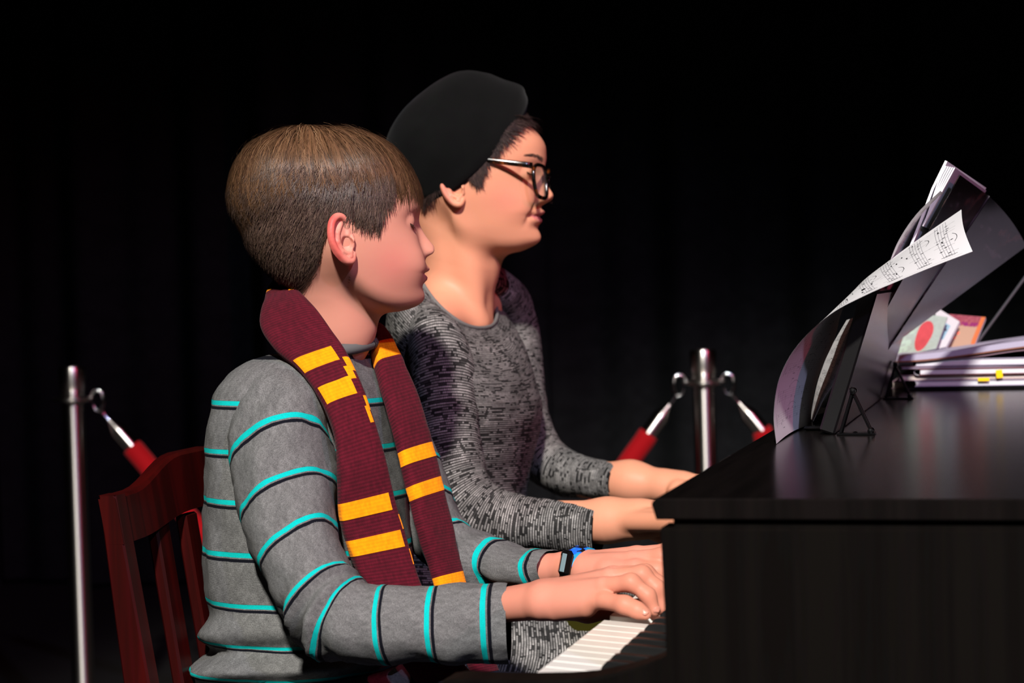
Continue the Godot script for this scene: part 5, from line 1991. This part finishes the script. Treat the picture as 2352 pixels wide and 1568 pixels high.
# ------------------------------------------------------------------ seats
func red_chair() -> void:
	var t := thing("wooden_chair", "glossy red wooden chair with a slatted back that the boy sits on", "chair", Vector3(-0.35, 0, -0.48))
	var z_near := -0.27
	var z_far := -0.69
	var back_x := func(y: float) -> float: return -0.498 + (0.844 - y) * 0.16 if y > 0.45 else -0.435 + (0.45 - y) * -0.10
	for z in [z_near, z_far]:
		# upright: thin at the top, stout at the seat, running on as the rear leg
		var s := Shape.new()
		var ys := [0.845, 0.80, 0.70, 0.60, 0.45, 0.25, 0.0]
		var w := [0.0185, 0.021, 0.0265, 0.031, 0.036, 0.034, 0.028]
		var hz := 0.0115
		for i in ys.size() - 1:
			var a: float = back_x.call(ys[i])
			var b: float = back_x.call(ys[i + 1])
			var p := [Vector3(a, ys[i], z), Vector3(a - w[i], ys[i], z), Vector3(b - w[i + 1], ys[i + 1], z), Vector3(b, ys[i + 1], z)]
			var mid: Vector3 = (p[0] + p[2]) * 0.5
			var e := Vector3(0, 0, hz)
			var c := 0.002
			var cz := Vector3(0, 0, hz - c)
			var cx := Vector3(c, 0, 0)
			for sg in [-1.0, 1.0]:
				s.quad(p[0] - cx + e * sg, p[1] + cx + e * sg, p[2] + cx + e * sg, p[3] - cx + e * sg, mid)
				s.quad(p[0] + cz * sg, p[0] - cx + e * sg, p[3] - cx + e * sg, p[3] + cz * sg, mid)
				s.quad(p[1] + cz * sg, p[1] + cx + e * sg, p[2] + cx + e * sg, p[2] + cz * sg, mid)
			s.quad(p[0] + cz, p[0] - cz, p[3] - cz, p[3] + cz, mid)
			s.quad(p[1] + cz, p[1] - cz, p[2] - cz, p[2] + cz, mid)
			if i == 0:
				s.quad(p[0] + e, p[1] + e, p[1] - e, p[0] - e, mid)
		put("upright", s.mesh(), M.red_wood, t)
	# crest rail: arched on top
	var cs := Shape.new()
	var n := 24
	var last := []
	for k in n + 1:
		var f := float(k) / n
		var z := lerpf(z_near + 0.0116, z_far - 0.0116, f)
		var arch := smoothstep(0.12, 0.42, f) * smoothstep(0.88, 0.58, f)
		var yt := 0.8445 + 0.026 * arch
		var yb := 0.797 + 0.012 * arch
		var bow := -0.012 * sin(f * PI)
		var th := 0.0185
		var xt: float = back_x.call(yt) + bow
		var xb: float = back_x.call(yb) + bow
		var q := [Vector3(xt, yt - 0.003, z), Vector3(xt - 0.003, yt, z), Vector3(xt - th + 0.003, yt, z), Vector3(xt - th, yt - 0.003, z), Vector3(xb - th, yb, z), Vector3(xb, yb, z)]
		if k > 0:
			var mid: Vector3 = (q[0] + q[4] + last[0] + last[4]) * 0.25
			for j in 6:
				s_quad(cs, q[j], q[(j + 1) % 6], last[(j + 1) % 6], last[j], mid)
		if k == 0 or k == n:
			cs.quad(q[0], q[3], q[4], q[5], (q[0] + q[4]) * 0.5 + Vector3(0, 0, -0.1 if k == 0 else 0.1))
		last = q
	put("crest_rail", cs.mesh(), M.red_wood, t)
	for i in 4:
		var z := -0.375 - 0.07 * i
		var top := Vector3(back_x.call(0.80) - 0.020, 0.805, z)
		var bot := Vector3(back_x.call(0.53) - 0.022, 0.52, z)
		var dir := (top - bot).normalized()
		put("back_slat", box(Vector3(0.013, top.distance_to(bot), 0.03), (top + bot) * 0.5, 0.0025, Basis(dir.cross(Vector3(0, 0, 1)), dir, Vector3(0, 0, 1))), M.red_wood, t)
	put("lower_rail", box(Vector3(0.02, 0.05, 0.40), Vector3(back_x.call(0.5) - 0.016, 0.505, -0.48), 0.003), M.red_wood, t)
	put("seat", box(Vector3(0.42, 0.028, 0.44), Vector3(-0.25, 0.452, -0.48), 0.007), M.red_wood, t)
	for z in [-0.29, -0.67]:
		put("front_leg", box(Vector3(0.036, 0.438, 0.036), Vector3(-0.065, 0.219, z), 0.003), M.red_wood, t)
		put("side_rail", box(Vector3(0.36, 0.05, 0.02), Vector3(-0.25, 0.413, z), 0.003), M.red_wood, t)
		put("stretcher", box(Vector3(0.38, 0.024, 0.018), Vector3(-0.26, 0.16, z), 0.003), M.red_wood, t)
	put("front_rail", box(Vector3(0.02, 0.05, 0.345), Vector3(-0.065, 0.413, -0.48), 0.003), M.red_wood, t)

func s_quad(s: Shape, a: Vector3, b: Vector3, c: Vector3, d: Vector3, mid: Vector3) -> void:
	s.quad(a, b, c, d, mid)

func bench() -> void:
	var t := thing("piano_bench", "black wooden bench under the woman in the knitted jumper", "bench", Vector3(-0.4, 0, -1.0))
	put("seat_pad", box(Vector3(0.34, 0.05, 0.5), Vector3(-0.4, 0.445, -1.02), 0.014), M.dark_cloth, t)
	put("seat_frame", box(Vector3(0.33, 0.06, 0.49), Vector3(-0.4, 0.39, -1.02), 0.004), M.piano_side, t)
	for x in [-0.54, -0.26]:
		for z in [-0.80, -1.24]:
			put("leg", box(Vector3(0.04, 0.36, 0.04), Vector3(x, 0.18, z), 0.004), M.piano_side, t)

# ------------------------------------------------------------------ fitness band on the boy's left wrist
func wrist_band() -> void:
	var c := P(1334, 1297, 2.022)
	var t := thing("fitness_band", "black fitness band with a blue patterned strap on the boy's left wrist", "watch", c)
	# the strap's ring leans: near side towards the elbow, far side towards the hand
	var near := (P(1303, 1293, 2.003) - c)
	var up := (P(1346, 1259, 2.026) - c)
	var ax := near.cross(up).normalized()
	var s := Shape.new()
	var pts := PackedVector3Array()
	var uvs := PackedVector2Array()
	var n := 49
	var prof := [[-0.0085, 0.0], [-0.0075, 0.0016], [0.0, 0.002], [0.0075, 0.0016], [0.0085, 0.0], [0.0075, -0.0004], [0.0, -0.0004], [-0.0075, -0.0004], [-0.0085, 0.0]]
	for k in n:
		var a := TAU * k / (n - 1)
		var r := near * cos(a) + up * sin(a)
		for q in prof:
			pts.append(c + r * (1.0 + q[1] / r.length()) + ax * q[0])
			uvs.append(Vector2(float(k) / (n - 1) * 2.0, q[0] * 25.0))
	s.grid(n, prof.size(), pts, uvs, true)
	put("strap", s.mesh(), M.camo, t)
	var zb := near.normalized()
	var b := Basis(ax, zb.cross(ax).normalized(), zb)
	var mod := put("module", box(Vector3(0.0145, 0.027, 0.009), c + near * 1.03 + zb * 0.002, 0.0035, b), M.gloss, t)
	put("screen", box(Vector3(0.0058, 0.019, 0.0012), c + near * 1.03 + zb * 0.0064, 0.0005, b), M.watch_face, mod)

# ------------------------------------------------------------------ printed music
func music_picture(seed_: int) -> Image:
	var w := 704
	var h := 928
	var im := Image.create(w, h, false, Image.FORMAT_RGB8)
	var paper := Color(0.80, 0.80, 0.80)
	var ink := Color(0.08, 0.08, 0.09)
	im.fill(paper)
	var r := RandomNumberGenerator.new()
	r.seed = seed_
	im.fill_rect(Rect2i(24, 40, 2, 850), Color(0.5, 0.5, 0.5))
	for sys in 5:
		for st in 2:
			var y0 := 60 + sys * 172 + st * 78
			for l in 5:
				im.fill_rect(Rect2i(50, y0 + l * 8, w - 100, 1), Color(0.42, 0.42, 0.44))
			for bar in 5:
				im.fill_rect(Rect2i(50 + bar * (w - 102) / 4, y0, 2, 34), ink)
			im.fill_rect(Rect2i(58, y0 - 8, 5, 48), ink)
			im.fill_rect(Rect2i(66, y0 + 8, 4, 20), ink)
			var x := 100
			while x < w - 80:
				var ny := y0 - 8 + r.randi_range(0, 11) * 4
				for dy in range(-4, 5):
					var half := int(6.0 * sqrt(maxf(1.0 - dy * dy / 20.0, 0.0)))
					im.fill_rect(Rect2i(x - half, ny + dy, half * 2, 1), ink)
				var up := r.randf() < 0.5
				im.fill_rect(Rect2i(x + (5 if up else -6), ny - (28 if up else 0), 2, 28), ink)
				if r.randf() < 0.35:
					im.fill_rect(Rect2i(x + 5, ny - 28 if up else ny + 26, 34, 4), ink)
				x += r.randi_range(26, 62)
			# slurs and a hairpin
			var sx := r.randi_range(120, w - 300)
			for k in 140:
				im.set_pixel(sx + k, int(y0 - 14 - 12.0 * sin(PI * k / 140.0)), ink)
				im.set_pixel(sx + k, int(y0 - 13 - 12.0 * sin(PI * k / 140.0)), ink)
	return im

func faded(im: Image, k: float) -> Image:
	var w := im.get_width()
	var h := im.get_height()
	var out := Image.create(w, h, false, Image.FORMAT_RGB8)
	out.fill(Color(0.80, 0.80, 0.80))
	var ghost := Image.create(w, h, false, Image.FORMAT_RGBA8)
	var src := im.duplicate()
	src.convert(Image.FORMAT_RGBA8)
	for y in h:
		for x in w:
			var c: Color = src.get_pixel(x, y)
			ghost.set_pixel(x, y, Color(c.r, c.g, c.b, 1.0 - k))
	out.convert(Image.FORMAT_RGBA8)
	out.blend_rect(ghost, Rect2i(0, 0, w, h), Vector2i.ZERO)
	out.convert(Image.FORMAT_RGB8)
	return out

func ruled(near: Array, far: Array, bow: float) -> Callable:
	# near, far: lists of [px, py, depth]; u runs near to far, w from bottom to top
	var a := []
	var b := []
	for q in near:
		a.append(P(q[0], q[1], q[2]))
	for q in far:
		b.append(P(q[0], q[1], q[2]))
	return func(u: float, w: float) -> Vector3:
		var p: Vector3 = along(a, w * (a.size() - 1))
		var q: Vector3 = along(b, w * (b.size() - 1))
		return p.lerp(q, u) + Vector3(-bow, bow * 0.5, 0) * sin(PI * u)

func print_mat(im: Image, rough := 0.7) -> StandardMaterial3D:
	var m := tex_mat(im, rough)
	m.metallic_specular = 0.35
	m.cull_mode = BaseMaterial3D.CULL_DISABLED
	return m

func sheet_music() -> void:
	var page := print_mat(music_picture(5))
	page.backlight_enabled = true
	page.backlight = Color(0.22, 0.22, 0.21)
	# the loose page that bellies out from the desk and flops back over it
	var near := [[1783, 1019, 1.881], [1777, 950, 1.884], [1790, 868, 1.888], [1832, 792, 1.893], [1905, 723, 1.90], [1985, 679, 1.905], [2072, 641, 1.91], [2155, 607, 1.915], [2234, 577, 1.92]]
	var far := [[1862, 974, 2.11], [1866, 915, 2.11], [1884, 850, 2.112], [1916, 780, 2.115], [1934, 712, 2.118], [1974, 653, 2.12], [2044, 597, 2.12], [2128, 536, 2.12], [2208, 481, 2.12]]
	var faint := print_mat(faded(music_picture(6), 0.72))
	faint.backlight_enabled = true
	faint.backlight = Color(0.22, 0.22, 0.21)
	var o := put("sheet_music_page", leaf(49, 15, ruled(near, far, 0.003), 0.0003, page, faint), null)
	tag(o, "loose white page of printed music curling back over the music desk", "sheet music")
	# a second page behind it
	var page2 := print_mat(music_picture(8))
	var n2 := [[1868, 968, 2.06], [1893, 915, 2.055], [1916, 878, 2.05], [1950, 792, 2.045], [1975, 725, 2.04]]
	var f2 := [[1862, 960, 2.20], [1872, 905, 2.20], [1884, 860, 2.20], [1908, 800, 2.20], [1945, 735, 2.20]]
	o = put("sheet_music_page", sheet(21, 9, ruled(n2, f2, 0.0), 0.00025), page2)
	tag(o, "bright page of printed music half hidden between the curling page and the music desk", "sheet music")
	open_book()

func cover_picture() -> Image:
	var w := 512
	var h := 512
	var a := noise_image(w, h, 5, 7, 71, 4)
	var b := noise_image(w, h, 3, 26, 72, 3)
	var im := Image.create(w, h, false, Image.FORMAT_RGB8)
	for y in h:
		for x in w:
			var k := y * w + x
			var c := Color(0.04, 0.04, 0.046)
			c = c.lerp(Color(0.42, 0.40, 0.42), smoothstep(0.50, 0.66, a[k] * 0.5 + b[k] * 0.5) * 0.85)
			var v := float(y) / h
			c = c.lerp(Color(0.16, 0.22, 0.30), smoothstep(0.5, 0.62, b[k]) * smoothstep(0.45, 0.6, v) * smoothstep(0.85, 0.7, v) * 0.8)
			c = c.lerp(Color(0.34, 0.20, 0.18), smoothstep(0.56, 0.64, a[k]) * smoothstep(0.3, 0.45, v) * 0.8)
			im.set_pixel(x, y, c)
	# rows of small pale print
	var r := RandomNumberGenerator.new()
	r.seed = 9
	for row in 7:
		var x := 300
		while x < 470:
			var l := r.randi_range(5, 16)
			im.fill_rect(Rect2i(x, 40 + row * 12, l, 3), Color(0.36, 0.33, 0.32))
			x += l + 5
	return im

func open_book() -> void:
	var t := thing("song_book", "thick open song book with a dark glossy cover leaning on the music desk", "book", Vector3(0.2, LID_Y, -0.9))
	var cover := print_mat(cover_picture(), 0.22)
	cover.metallic_specular = 0.28
	var n1 := Vector3(0.292, 1.146, -0.696)
	var n0 := Vector3(0.147, 0.892, -0.69)
	var s1 := Vector3(0.315, 1.130, -0.92)
	var s0 := Vector3(0.152, 0.892, -0.90)
	var f1 := Vector3(0.354, 1.071, -1.106)
	var f0 := P(1955, 853, 2.5)
	put("cover", sheet(12, 12, func(u: float, w: float) -> Vector3: return n0.lerp(s0, u).lerp(n1.lerp(s1, u), w) + Vector3(0.0045, -0.0024, 0), 0.0012), cover, t)
	put("cover", sheet(12, 14, func(u: float, w: float) -> Vector3: return s0.lerp(f0, u).lerp(s1.lerp(f1, u), w) + Vector3(0.003, 0.002, 0) * sin(PI * u) * w + Vector3(0.0045, -0.0024, 0), 0.0012), cover, t)
	put("spine", tube([s0 + Vector3(0.0045, -0.0024, 0), s0.lerp(s1, 0.5) + Vector3(0.0045, -0.0024, 0), s1 + Vector3(0.0045, -0.0024, 0)], [0.0018, 0.0018, 0.0018], 8, 4), cover, t)
	# paper: a thick near half and a thin far half in front of the covers
	var fwd := Vector3(-0.87, 0.48, 0.0)
	put("pages", sheet(10, 10, func(u: float, w: float) -> Vector3: return n0.lerp(s0, u).lerp(n1.lerp(s1, u) + Vector3(0.004, 0.006, 0), w) + fwd * ((0.003 + 0.0115 * smoothstep(0.62, 0.97, w)) * (1.0 - 0.8 * u)), 0.0028), M.paper, t)
	# the thick head of the near half, splayed at the top
	for k in 5:
		var o := 0.0022 * k
		put("leaf_bundle", sheet(8, 8, func(u: float, w: float) -> Vector3: return n0.lerp(s0, u).lerp(n1.lerp(s1, u) + Vector3(0.002, 0.004, 0), lerpf(0.76, 1.0 - 0.002 * k, w)) + fwd * ((0.003 + o * smoothstep(0.0, 0.9, w)) * (1.0 - 0.8 * u)), 0.0016), M.paper, t)
	put("pages", sheet(10, 10, func(u: float, w: float) -> Vector3: return s0.lerp(f0, u).lerp(s1.lerp(f1, u), w) + fwd * 0.006 + Vector3(0.003, 0.002, 0) * sin(PI * u) * w, 0.004), M.paper, t)
	# one page lifting away towards the players
	var pg := print_mat(music_picture(12))
	pg.backlight_enabled = true
	pg.backlight = Color(0.2, 0.2, 0.19)
	var near := [[1985, 800, 2.13], [2012, 690, 2.12], [2042, 604, 2.11], [2066, 548, 2.105], [2106, 490, 2.10], [2160, 438, 2.105]]
	var far := [[2010, 790, 2.31], [2060, 690, 2.31], [2098, 620, 2.31], [2125, 570, 2.31], [2160, 520, 2.315], [2205, 478, 2.32]]
	put("loose_page", leaf(25, 9, ruled(near, far, 0.0), 0.0003, pg, print_mat(faded(music_picture(13), 0.6))), null, t)

# ------------------------------------------------------------------ books and papers on the lid
func slab4(bl: Vector3, br: Vector3, tr: Vector3, tl: Vector3, thick: float) -> ArrayMesh:
	# a flat board whose printed face looks at the players' side of the camera; its thickness goes away behind
	var s := Shape.new()
	var g := (br - bl).cross(tl - bl).normalized()
	if g.dot(cam_origin - bl) < 0.0:
		g = -g
	var d := g * -thick
	var mid := (bl + tr) * 0.5 + d * 0.5
	s.quad(tl, tr, br, bl, mid)
	s.quad(tl + d, tr + d, br + d, bl + d, mid)
	s.quad(tl, tr, tr + d, tl + d, mid)
	s.quad(bl, br, br + d, bl + d, mid)
	s.quad(tl, bl, bl + d, tl + d, mid)
	s.quad(tr, br, br + d, tr + d, mid)
	return s.mesh()

func booklet(called: String, label: String, x0: float, x1: float, y0: float, y1: float, z0: float, z1: float, paper: Material, cover: Material, turn := 0.0, round_spine := false) -> void:
	var mid := Vector3((x0 + x1) * 0.5, y0, (z0 + z1) * 0.5)
	var t := thing(called, label, "book", mid, "books and papers piled on the piano lid")
	var b := Basis(Vector3.UP, turn)
	var ct := 0.0008
	var c := Vector3(0, (y1 - y0) * 0.5, 0)
	put("pages", box(Vector3(x1 - x0 - 0.003, y1 - y0 - 2.0 * ct, z1 - z0 - 0.003), mid + c, 0.0006, b), paper, t)
	put("cover", box(Vector3(x1 - x0, ct, z1 - z0), mid + Vector3(0, ct * 0.5, 0), 0.0003, b), cover, t)
	put("cover", box(Vector3(x1 - x0, ct, z1 - z0), mid + Vector3(0, y1 - y0 - ct * 0.5, 0), 0.0003, b), cover, t)
	if round_spine:
		var s := Shape.new()
		var h := (y1 - y0) * 0.5
		var pts := PackedVector3Array()
		var uvs := PackedVector2Array()
		for r in 2:
			for k in 13:
				var a := PI * 0.5 + PI * k / 12.0
				pts.append(mid + c + b * Vector3(-(x1 - x0) * 0.5 + cos(a) * h * 1.6, sin(a) * h, lerpf(-(z1 - z0) * 0.5, (z1 - z0) * 0.5, r)))
				uvs.append(Vector2(k, r))
		s.grid(2, 13, pts, uvs, false, Vector3(-1, 0, 0))
		put("spine", s.mesh(), paper, t)

func stack() -> void:
	var zn := -1.215
	var zf := -1.395
	booklet("song_folder", "flat black folder lying at the bottom of the pile on the piano lid", 0.192, 0.50, LID_Y, 0.8845, zf, zn, M.dark_cloth, M.gloss)
	booklet("music_booklet", "white music booklet lying directly on the black folder", 0.206, 0.51, 0.8845, 0.8925, zf, zn - 0.002, M.paper, M.paper_lilac, 0.01)
	booklet("music_booklet", "pinkish cream booklet second from the bottom of the white pile", 0.186, 0.50, 0.8925, 0.9000, zf, zn - 0.004, M.paper_cream, M.paper_pink, -0.012)
	booklet("music_magazine", "folded white magazine with a rounded spine and dark red back cover", 0.213, 0.48, 0.9000, 0.9085, zf, zn, M.paper, M.cover_red, 0.0, true)
	booklet("music_booklet", "thin grey booklet lying on the rounded white magazine", 0.188, 0.50, 0.9085, 0.9120, zf, zn - 0.003, M.paper_lilac, M.paper_pink, 0.015)
	booklet("music_booklet", "thick white music book under the open magazine on the pile", 0.208, 0.52, 0.9120, 0.9215, zf, zn - 0.001, M.paper, M.paper_lilac, -0.006)
	booklet("music_booklet", "small grey booklet sticking out left of the thick white book", 0.183, 0.2065, 0.9120, 0.9195, zf - 0.002, zn - 0.012, M.paper_lilac, M.paper_pink)
	booklet("music_booklet", "thin pale booklet lying on the lid behind the far desk prop", 0.172, 0.190, LID_Y, 0.8890, -1.38, -1.27, M.paper_cream, M.paper_pink)
	# an open magazine draped over the pile
	var t := thing("open_magazine", "open magazine draped on top of the pile, rising to the right", "magazine", Vector3(0.3, 0.922, -1.3), "books and papers piled on the piano lid")
	var rise := func(x: float) -> float: return 0.9265 + 0.021 * smoothstep(0.18, 0.42, x)
	put("upper_pages", sheet(4, 20, func(u: float, w: float) -> Vector3: return Vector3(lerpf(0.182, 0.56, u), rise.call(lerpf(0.182, 0.56, u)) + 0.001, lerpf(zn + 0.002, zf, w)), 0.0075), M.paper_lilac, t)
	put("under_cover", sheet(4, 20, func(u: float, w: float) -> Vector3: return Vector3(lerpf(0.180, 0.56, u), rise.call(lerpf(0.180, 0.56, u)) - 0.0068, lerpf(zn + 0.003, zf, w)), 0.0016), M.cover_brown, t)
	put("lower_pages", sheet(4, 20, func(u: float, w: float) -> Vector3: return Vector3(lerpf(0.186, 0.55, u), lerpf(0.9225, 0.9330, smoothstep(0.2, 0.5, u)), lerpf(zn, zf, w)), 0.0012), M.paper_pink, t)
	# sticky flags
	for q in [["upright yellow sticky flag on the front of the book pile", Vector3(0.3185, 0.9005, zn + 0.0035), Vector3(0.0085, 0.011, 0.0006), 0.12], ["flat yellow sticky flag lying low in the book pile", Vector3(0.298, 0.8935, zn + 0.003), Vector3(0.015, 0.0045, 0.0006), 0.0]]:
		var o := put("sticky_flag", box(q[2], q[1], 0.0001, Basis(Vector3(0, 0, 1), q[3])), M.yellow)
		tag(o, q[0], "sticky note", "sticky flags")
	# books leaning behind the pile
	leaner("green_booklet", "pale green booklet with a red oval leaning behind the book pile", P(2058, 820, 2.735), P(2150, 800, 2.72), P(2176, 728, 2.75), P(2092, 716, 2.765), 0.003, oval_picture())
	leaner("white_booklet", "white booklet leaning between the pale green and the tan booklet", P(2132, 806, 2.75), P(2173, 796, 2.745), P(2204, 738, 2.775), P(2152, 706, 2.79), 0.006, plain_picture(Color(0.70, 0.69, 0.70), Color(0.48, 0.60, 0.66), 0.30, 0.5))
	leaner("tan_booklet", "tan booklet with a purple head band leaning behind the book pile", P(2166, 800, 2.78), P(2238, 792, 2.77), P(2264, 728, 2.80), P(2180, 721, 2.81), 0.007, tan_picture())
	var rod_dir := (P(2352, 640, 2.86) - P(2248, 782, 2.80)).normalized()
	var foot := P(2248, 782, 2.80)
	foot -= rod_dir * ((foot.y - LID_Y - 0.001) / rod_dir.y)
	var rod := put("metal_rod", tube([foot, P(2248, 782, 2.80), P(2352, 640, 2.86), P(2352, 640, 2.86) + rod_dir * 0.16], [0.0022, 0.0022, 0.0022, 0.0022], 10, 4), M.rod)
	tag(rod, "thin grey metal rod slanting up behind the book pile", "rod")

func leaner(called: String, label: String, bl: Vector3, br: Vector3, tr: Vector3, tl: Vector3, thick: float, im: Image) -> void:
	var t := thing(called, label, "book", (bl + br) * 0.5, "booklets leaning behind the pile")
	put("cover", slab4(bl, br, tr, tl, 0.0008), print_mat(im, 0.45), t)
	var back := (cam_origin - bl).normalized() * -0.0012
	put("pages", slab4(bl + back, br + back, tr + back, tl + back, thick), M.paper, t)

func plain_picture(c: Color, band: Color, v0: float, v1: float) -> Image:
	var im := Image.create(64, 128, false, Image.FORMAT_RGB8)
	im.fill(c)
	im.fill_rect(Rect2i(36, int(128 * v0), 14, int(128 * (v1 - v0) + 40)), band)
	im.fill_rect(Rect2i(40, int(128 * v0) + 22, 7, 10), Color(0.3, 0.28, 0.34))
	return im

func oval_picture() -> Image:
	var w := 192
	var h := 192
	var n := noise_image(w, h, 16, 16, 81, 2)
	var im := Image.create(w, h, false, Image.FORMAT_RGB8)
	for y in h:
		for x in w:
			var c := Color(0.56, 0.60, 0.57) * (0.95 + 0.08 * n[y * w + x])
			if x < 60:
				c = c.lerp(Color(0.62, 0.72, 0.64), smoothstep(0.5, 0.6, n[y * w + x]) * 0.5)
			var u := (x - 108.0) / 40.0
			var v := (y - 112.0) / 74.0
			if u * u + v * v < 1.0:
				c = Color(0.66, 0.24, 0.26) * (0.95 + 0.1 * n[y * w + x])
			im.set_pixel(x, y, c)
	return im

func tan_picture() -> Image:
	var w := 128
	var h := 128
	var n := noise_image(w, h, 20, 12, 83, 2)
	var im := Image.create(w, h, false, Image.FORMAT_RGB8)
	for y in h:
		for x in w:
			var c := Color(0.62, 0.50, 0.42)
			if y < 46:
				c = Color(0.58, 0.32, 0.34).lerp(Color(0.44, 0.17, 0.24), n[y * w + x])
			if y >= 30 and y < 48 and n[y * w + x] > 0.42:
				c = Color(0.46, 0.12, 0.34)
			if x > 112:
				c = Color(0.70, 0.38, 0.22)
			if (x - 40) * (x - 40) + (y - 92) * (y - 92) < 30 or (x - 52) * (x - 52) + (y - 76) * (y - 76) < 30:
				c = Color(0.88, 0.42, 0.34)
			im.set_pixel(x, y, c)
	return im

func prop_materials() -> void:
	M.paper = mat(Color(0.79, 0.785, 0.80), 0.75, 0.0, 0.3)
	M.paper_cream = mat(Color(0.74, 0.68, 0.65), 0.75, 0.0, 0.3)
	M.paper_lilac = mat(Color(0.63, 0.61, 0.68), 0.6, 0.0, 0.3)
	M.paper_pink = mat(Color(0.50, 0.40, 0.44), 0.6, 0.0, 0.3)
	M.cover_red = mat(Color(0.42, 0.12, 0.13), 0.5)
	M.cover_brown = mat(Color(0.50, 0.30, 0.22), 0.5)
	M.yellow = mat(Color(0.90, 0.74, 0.05), 0.7, 0.0, 0.3)
	M.rod = mat(Color(0.45, 0.46, 0.48), 0.35, 0.8)
	M.watch_face = mat(Color(0.42, 0.50, 0.52), 0.3)
	var n := noise_image(128, 64, 10, 5, 91, 2)
	var im := Image.create(128, 64, false, Image.FORMAT_RGB8)
	for y in 64:
		for x in 128:
			var v := n[y * 128 + x]
			im.set_pixel(x, y, Color(0.02, 0.02, 0.03) if v < 0.5 else Color(0.08, 0.36, 0.80) if v < 0.62 else Color(0.10, 0.52, 0.66))
	M.camo = tex_mat(im, 0.5)

func people_materials() -> void:
	M.skin = skin_mat()
	M.hair = hair_mat()
	M.hair_black = hair_mat()
	M.hair_black.roughness = 0.6
	M.hair_black.metallic_specular = 0.3
	M.nail = mat(Color(0.76, 0.50, 0.43), 0.4)
	M.collar = mat(Color(0.33, 0.33, 0.325), 0.95, 0.0, 0.2)
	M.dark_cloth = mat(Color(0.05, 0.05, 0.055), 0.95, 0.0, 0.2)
	M.denim = mat(Color(0.08, 0.11, 0.19), 0.9, 0.0, 0.2)
	M.olive = mat(Color(0.16, 0.15, 0.03), 0.95, 0.0, 0.15)
	M.knit_edge = mat(Color(0.40, 0.39, 0.375), 0.95, 0.0, 0.2)
	M.felt = cloth_noise(Color(0.056, 0.058, 0.056), 1.0)
	M.felt.metallic_specular = 0.1
	M.felt.rim_enabled = true
	M.felt.rim = 0.06
	M.tortoise = tortoise()
	var g := mat(Color(1, 1, 1, 0.06), 0.02)
	g.transparency = BaseMaterial3D.TRANSPARENCY_ALPHA
	M.lens = g

func tortoise() -> StandardMaterial3D:
	var n := noise_image(128, 128, 10, 10, 61, 3)
	var im := Image.create(128, 128, false, Image.FORMAT_RGB8)
	for y in 128:
		for x in 128:
			var f := smoothstep(0.60, 0.72, n[y * 128 + x])
			im.set_pixel(x, y, Color(0.03, 0.02, 0.016).lerp(Color(0.42, 0.19, 0.04), f))
	var m := tex_mat(im, 0.18)
	m.uv1_triplanar = true
	m.uv1_scale = Vector3(14, 14, 14)
	return m

func _ready() -> void:
	rng.seed = 7
	noise.seed = 3
	noise.frequency = 1.0
	make_materials()
	people_materials()
	prop_materials()
	camera_and_light()
	stage()
	stanchions()
	piano()
	boy()
	lady()
	wrist_band()
	red_chair()
	bench()
	sheet_music()
	stack()
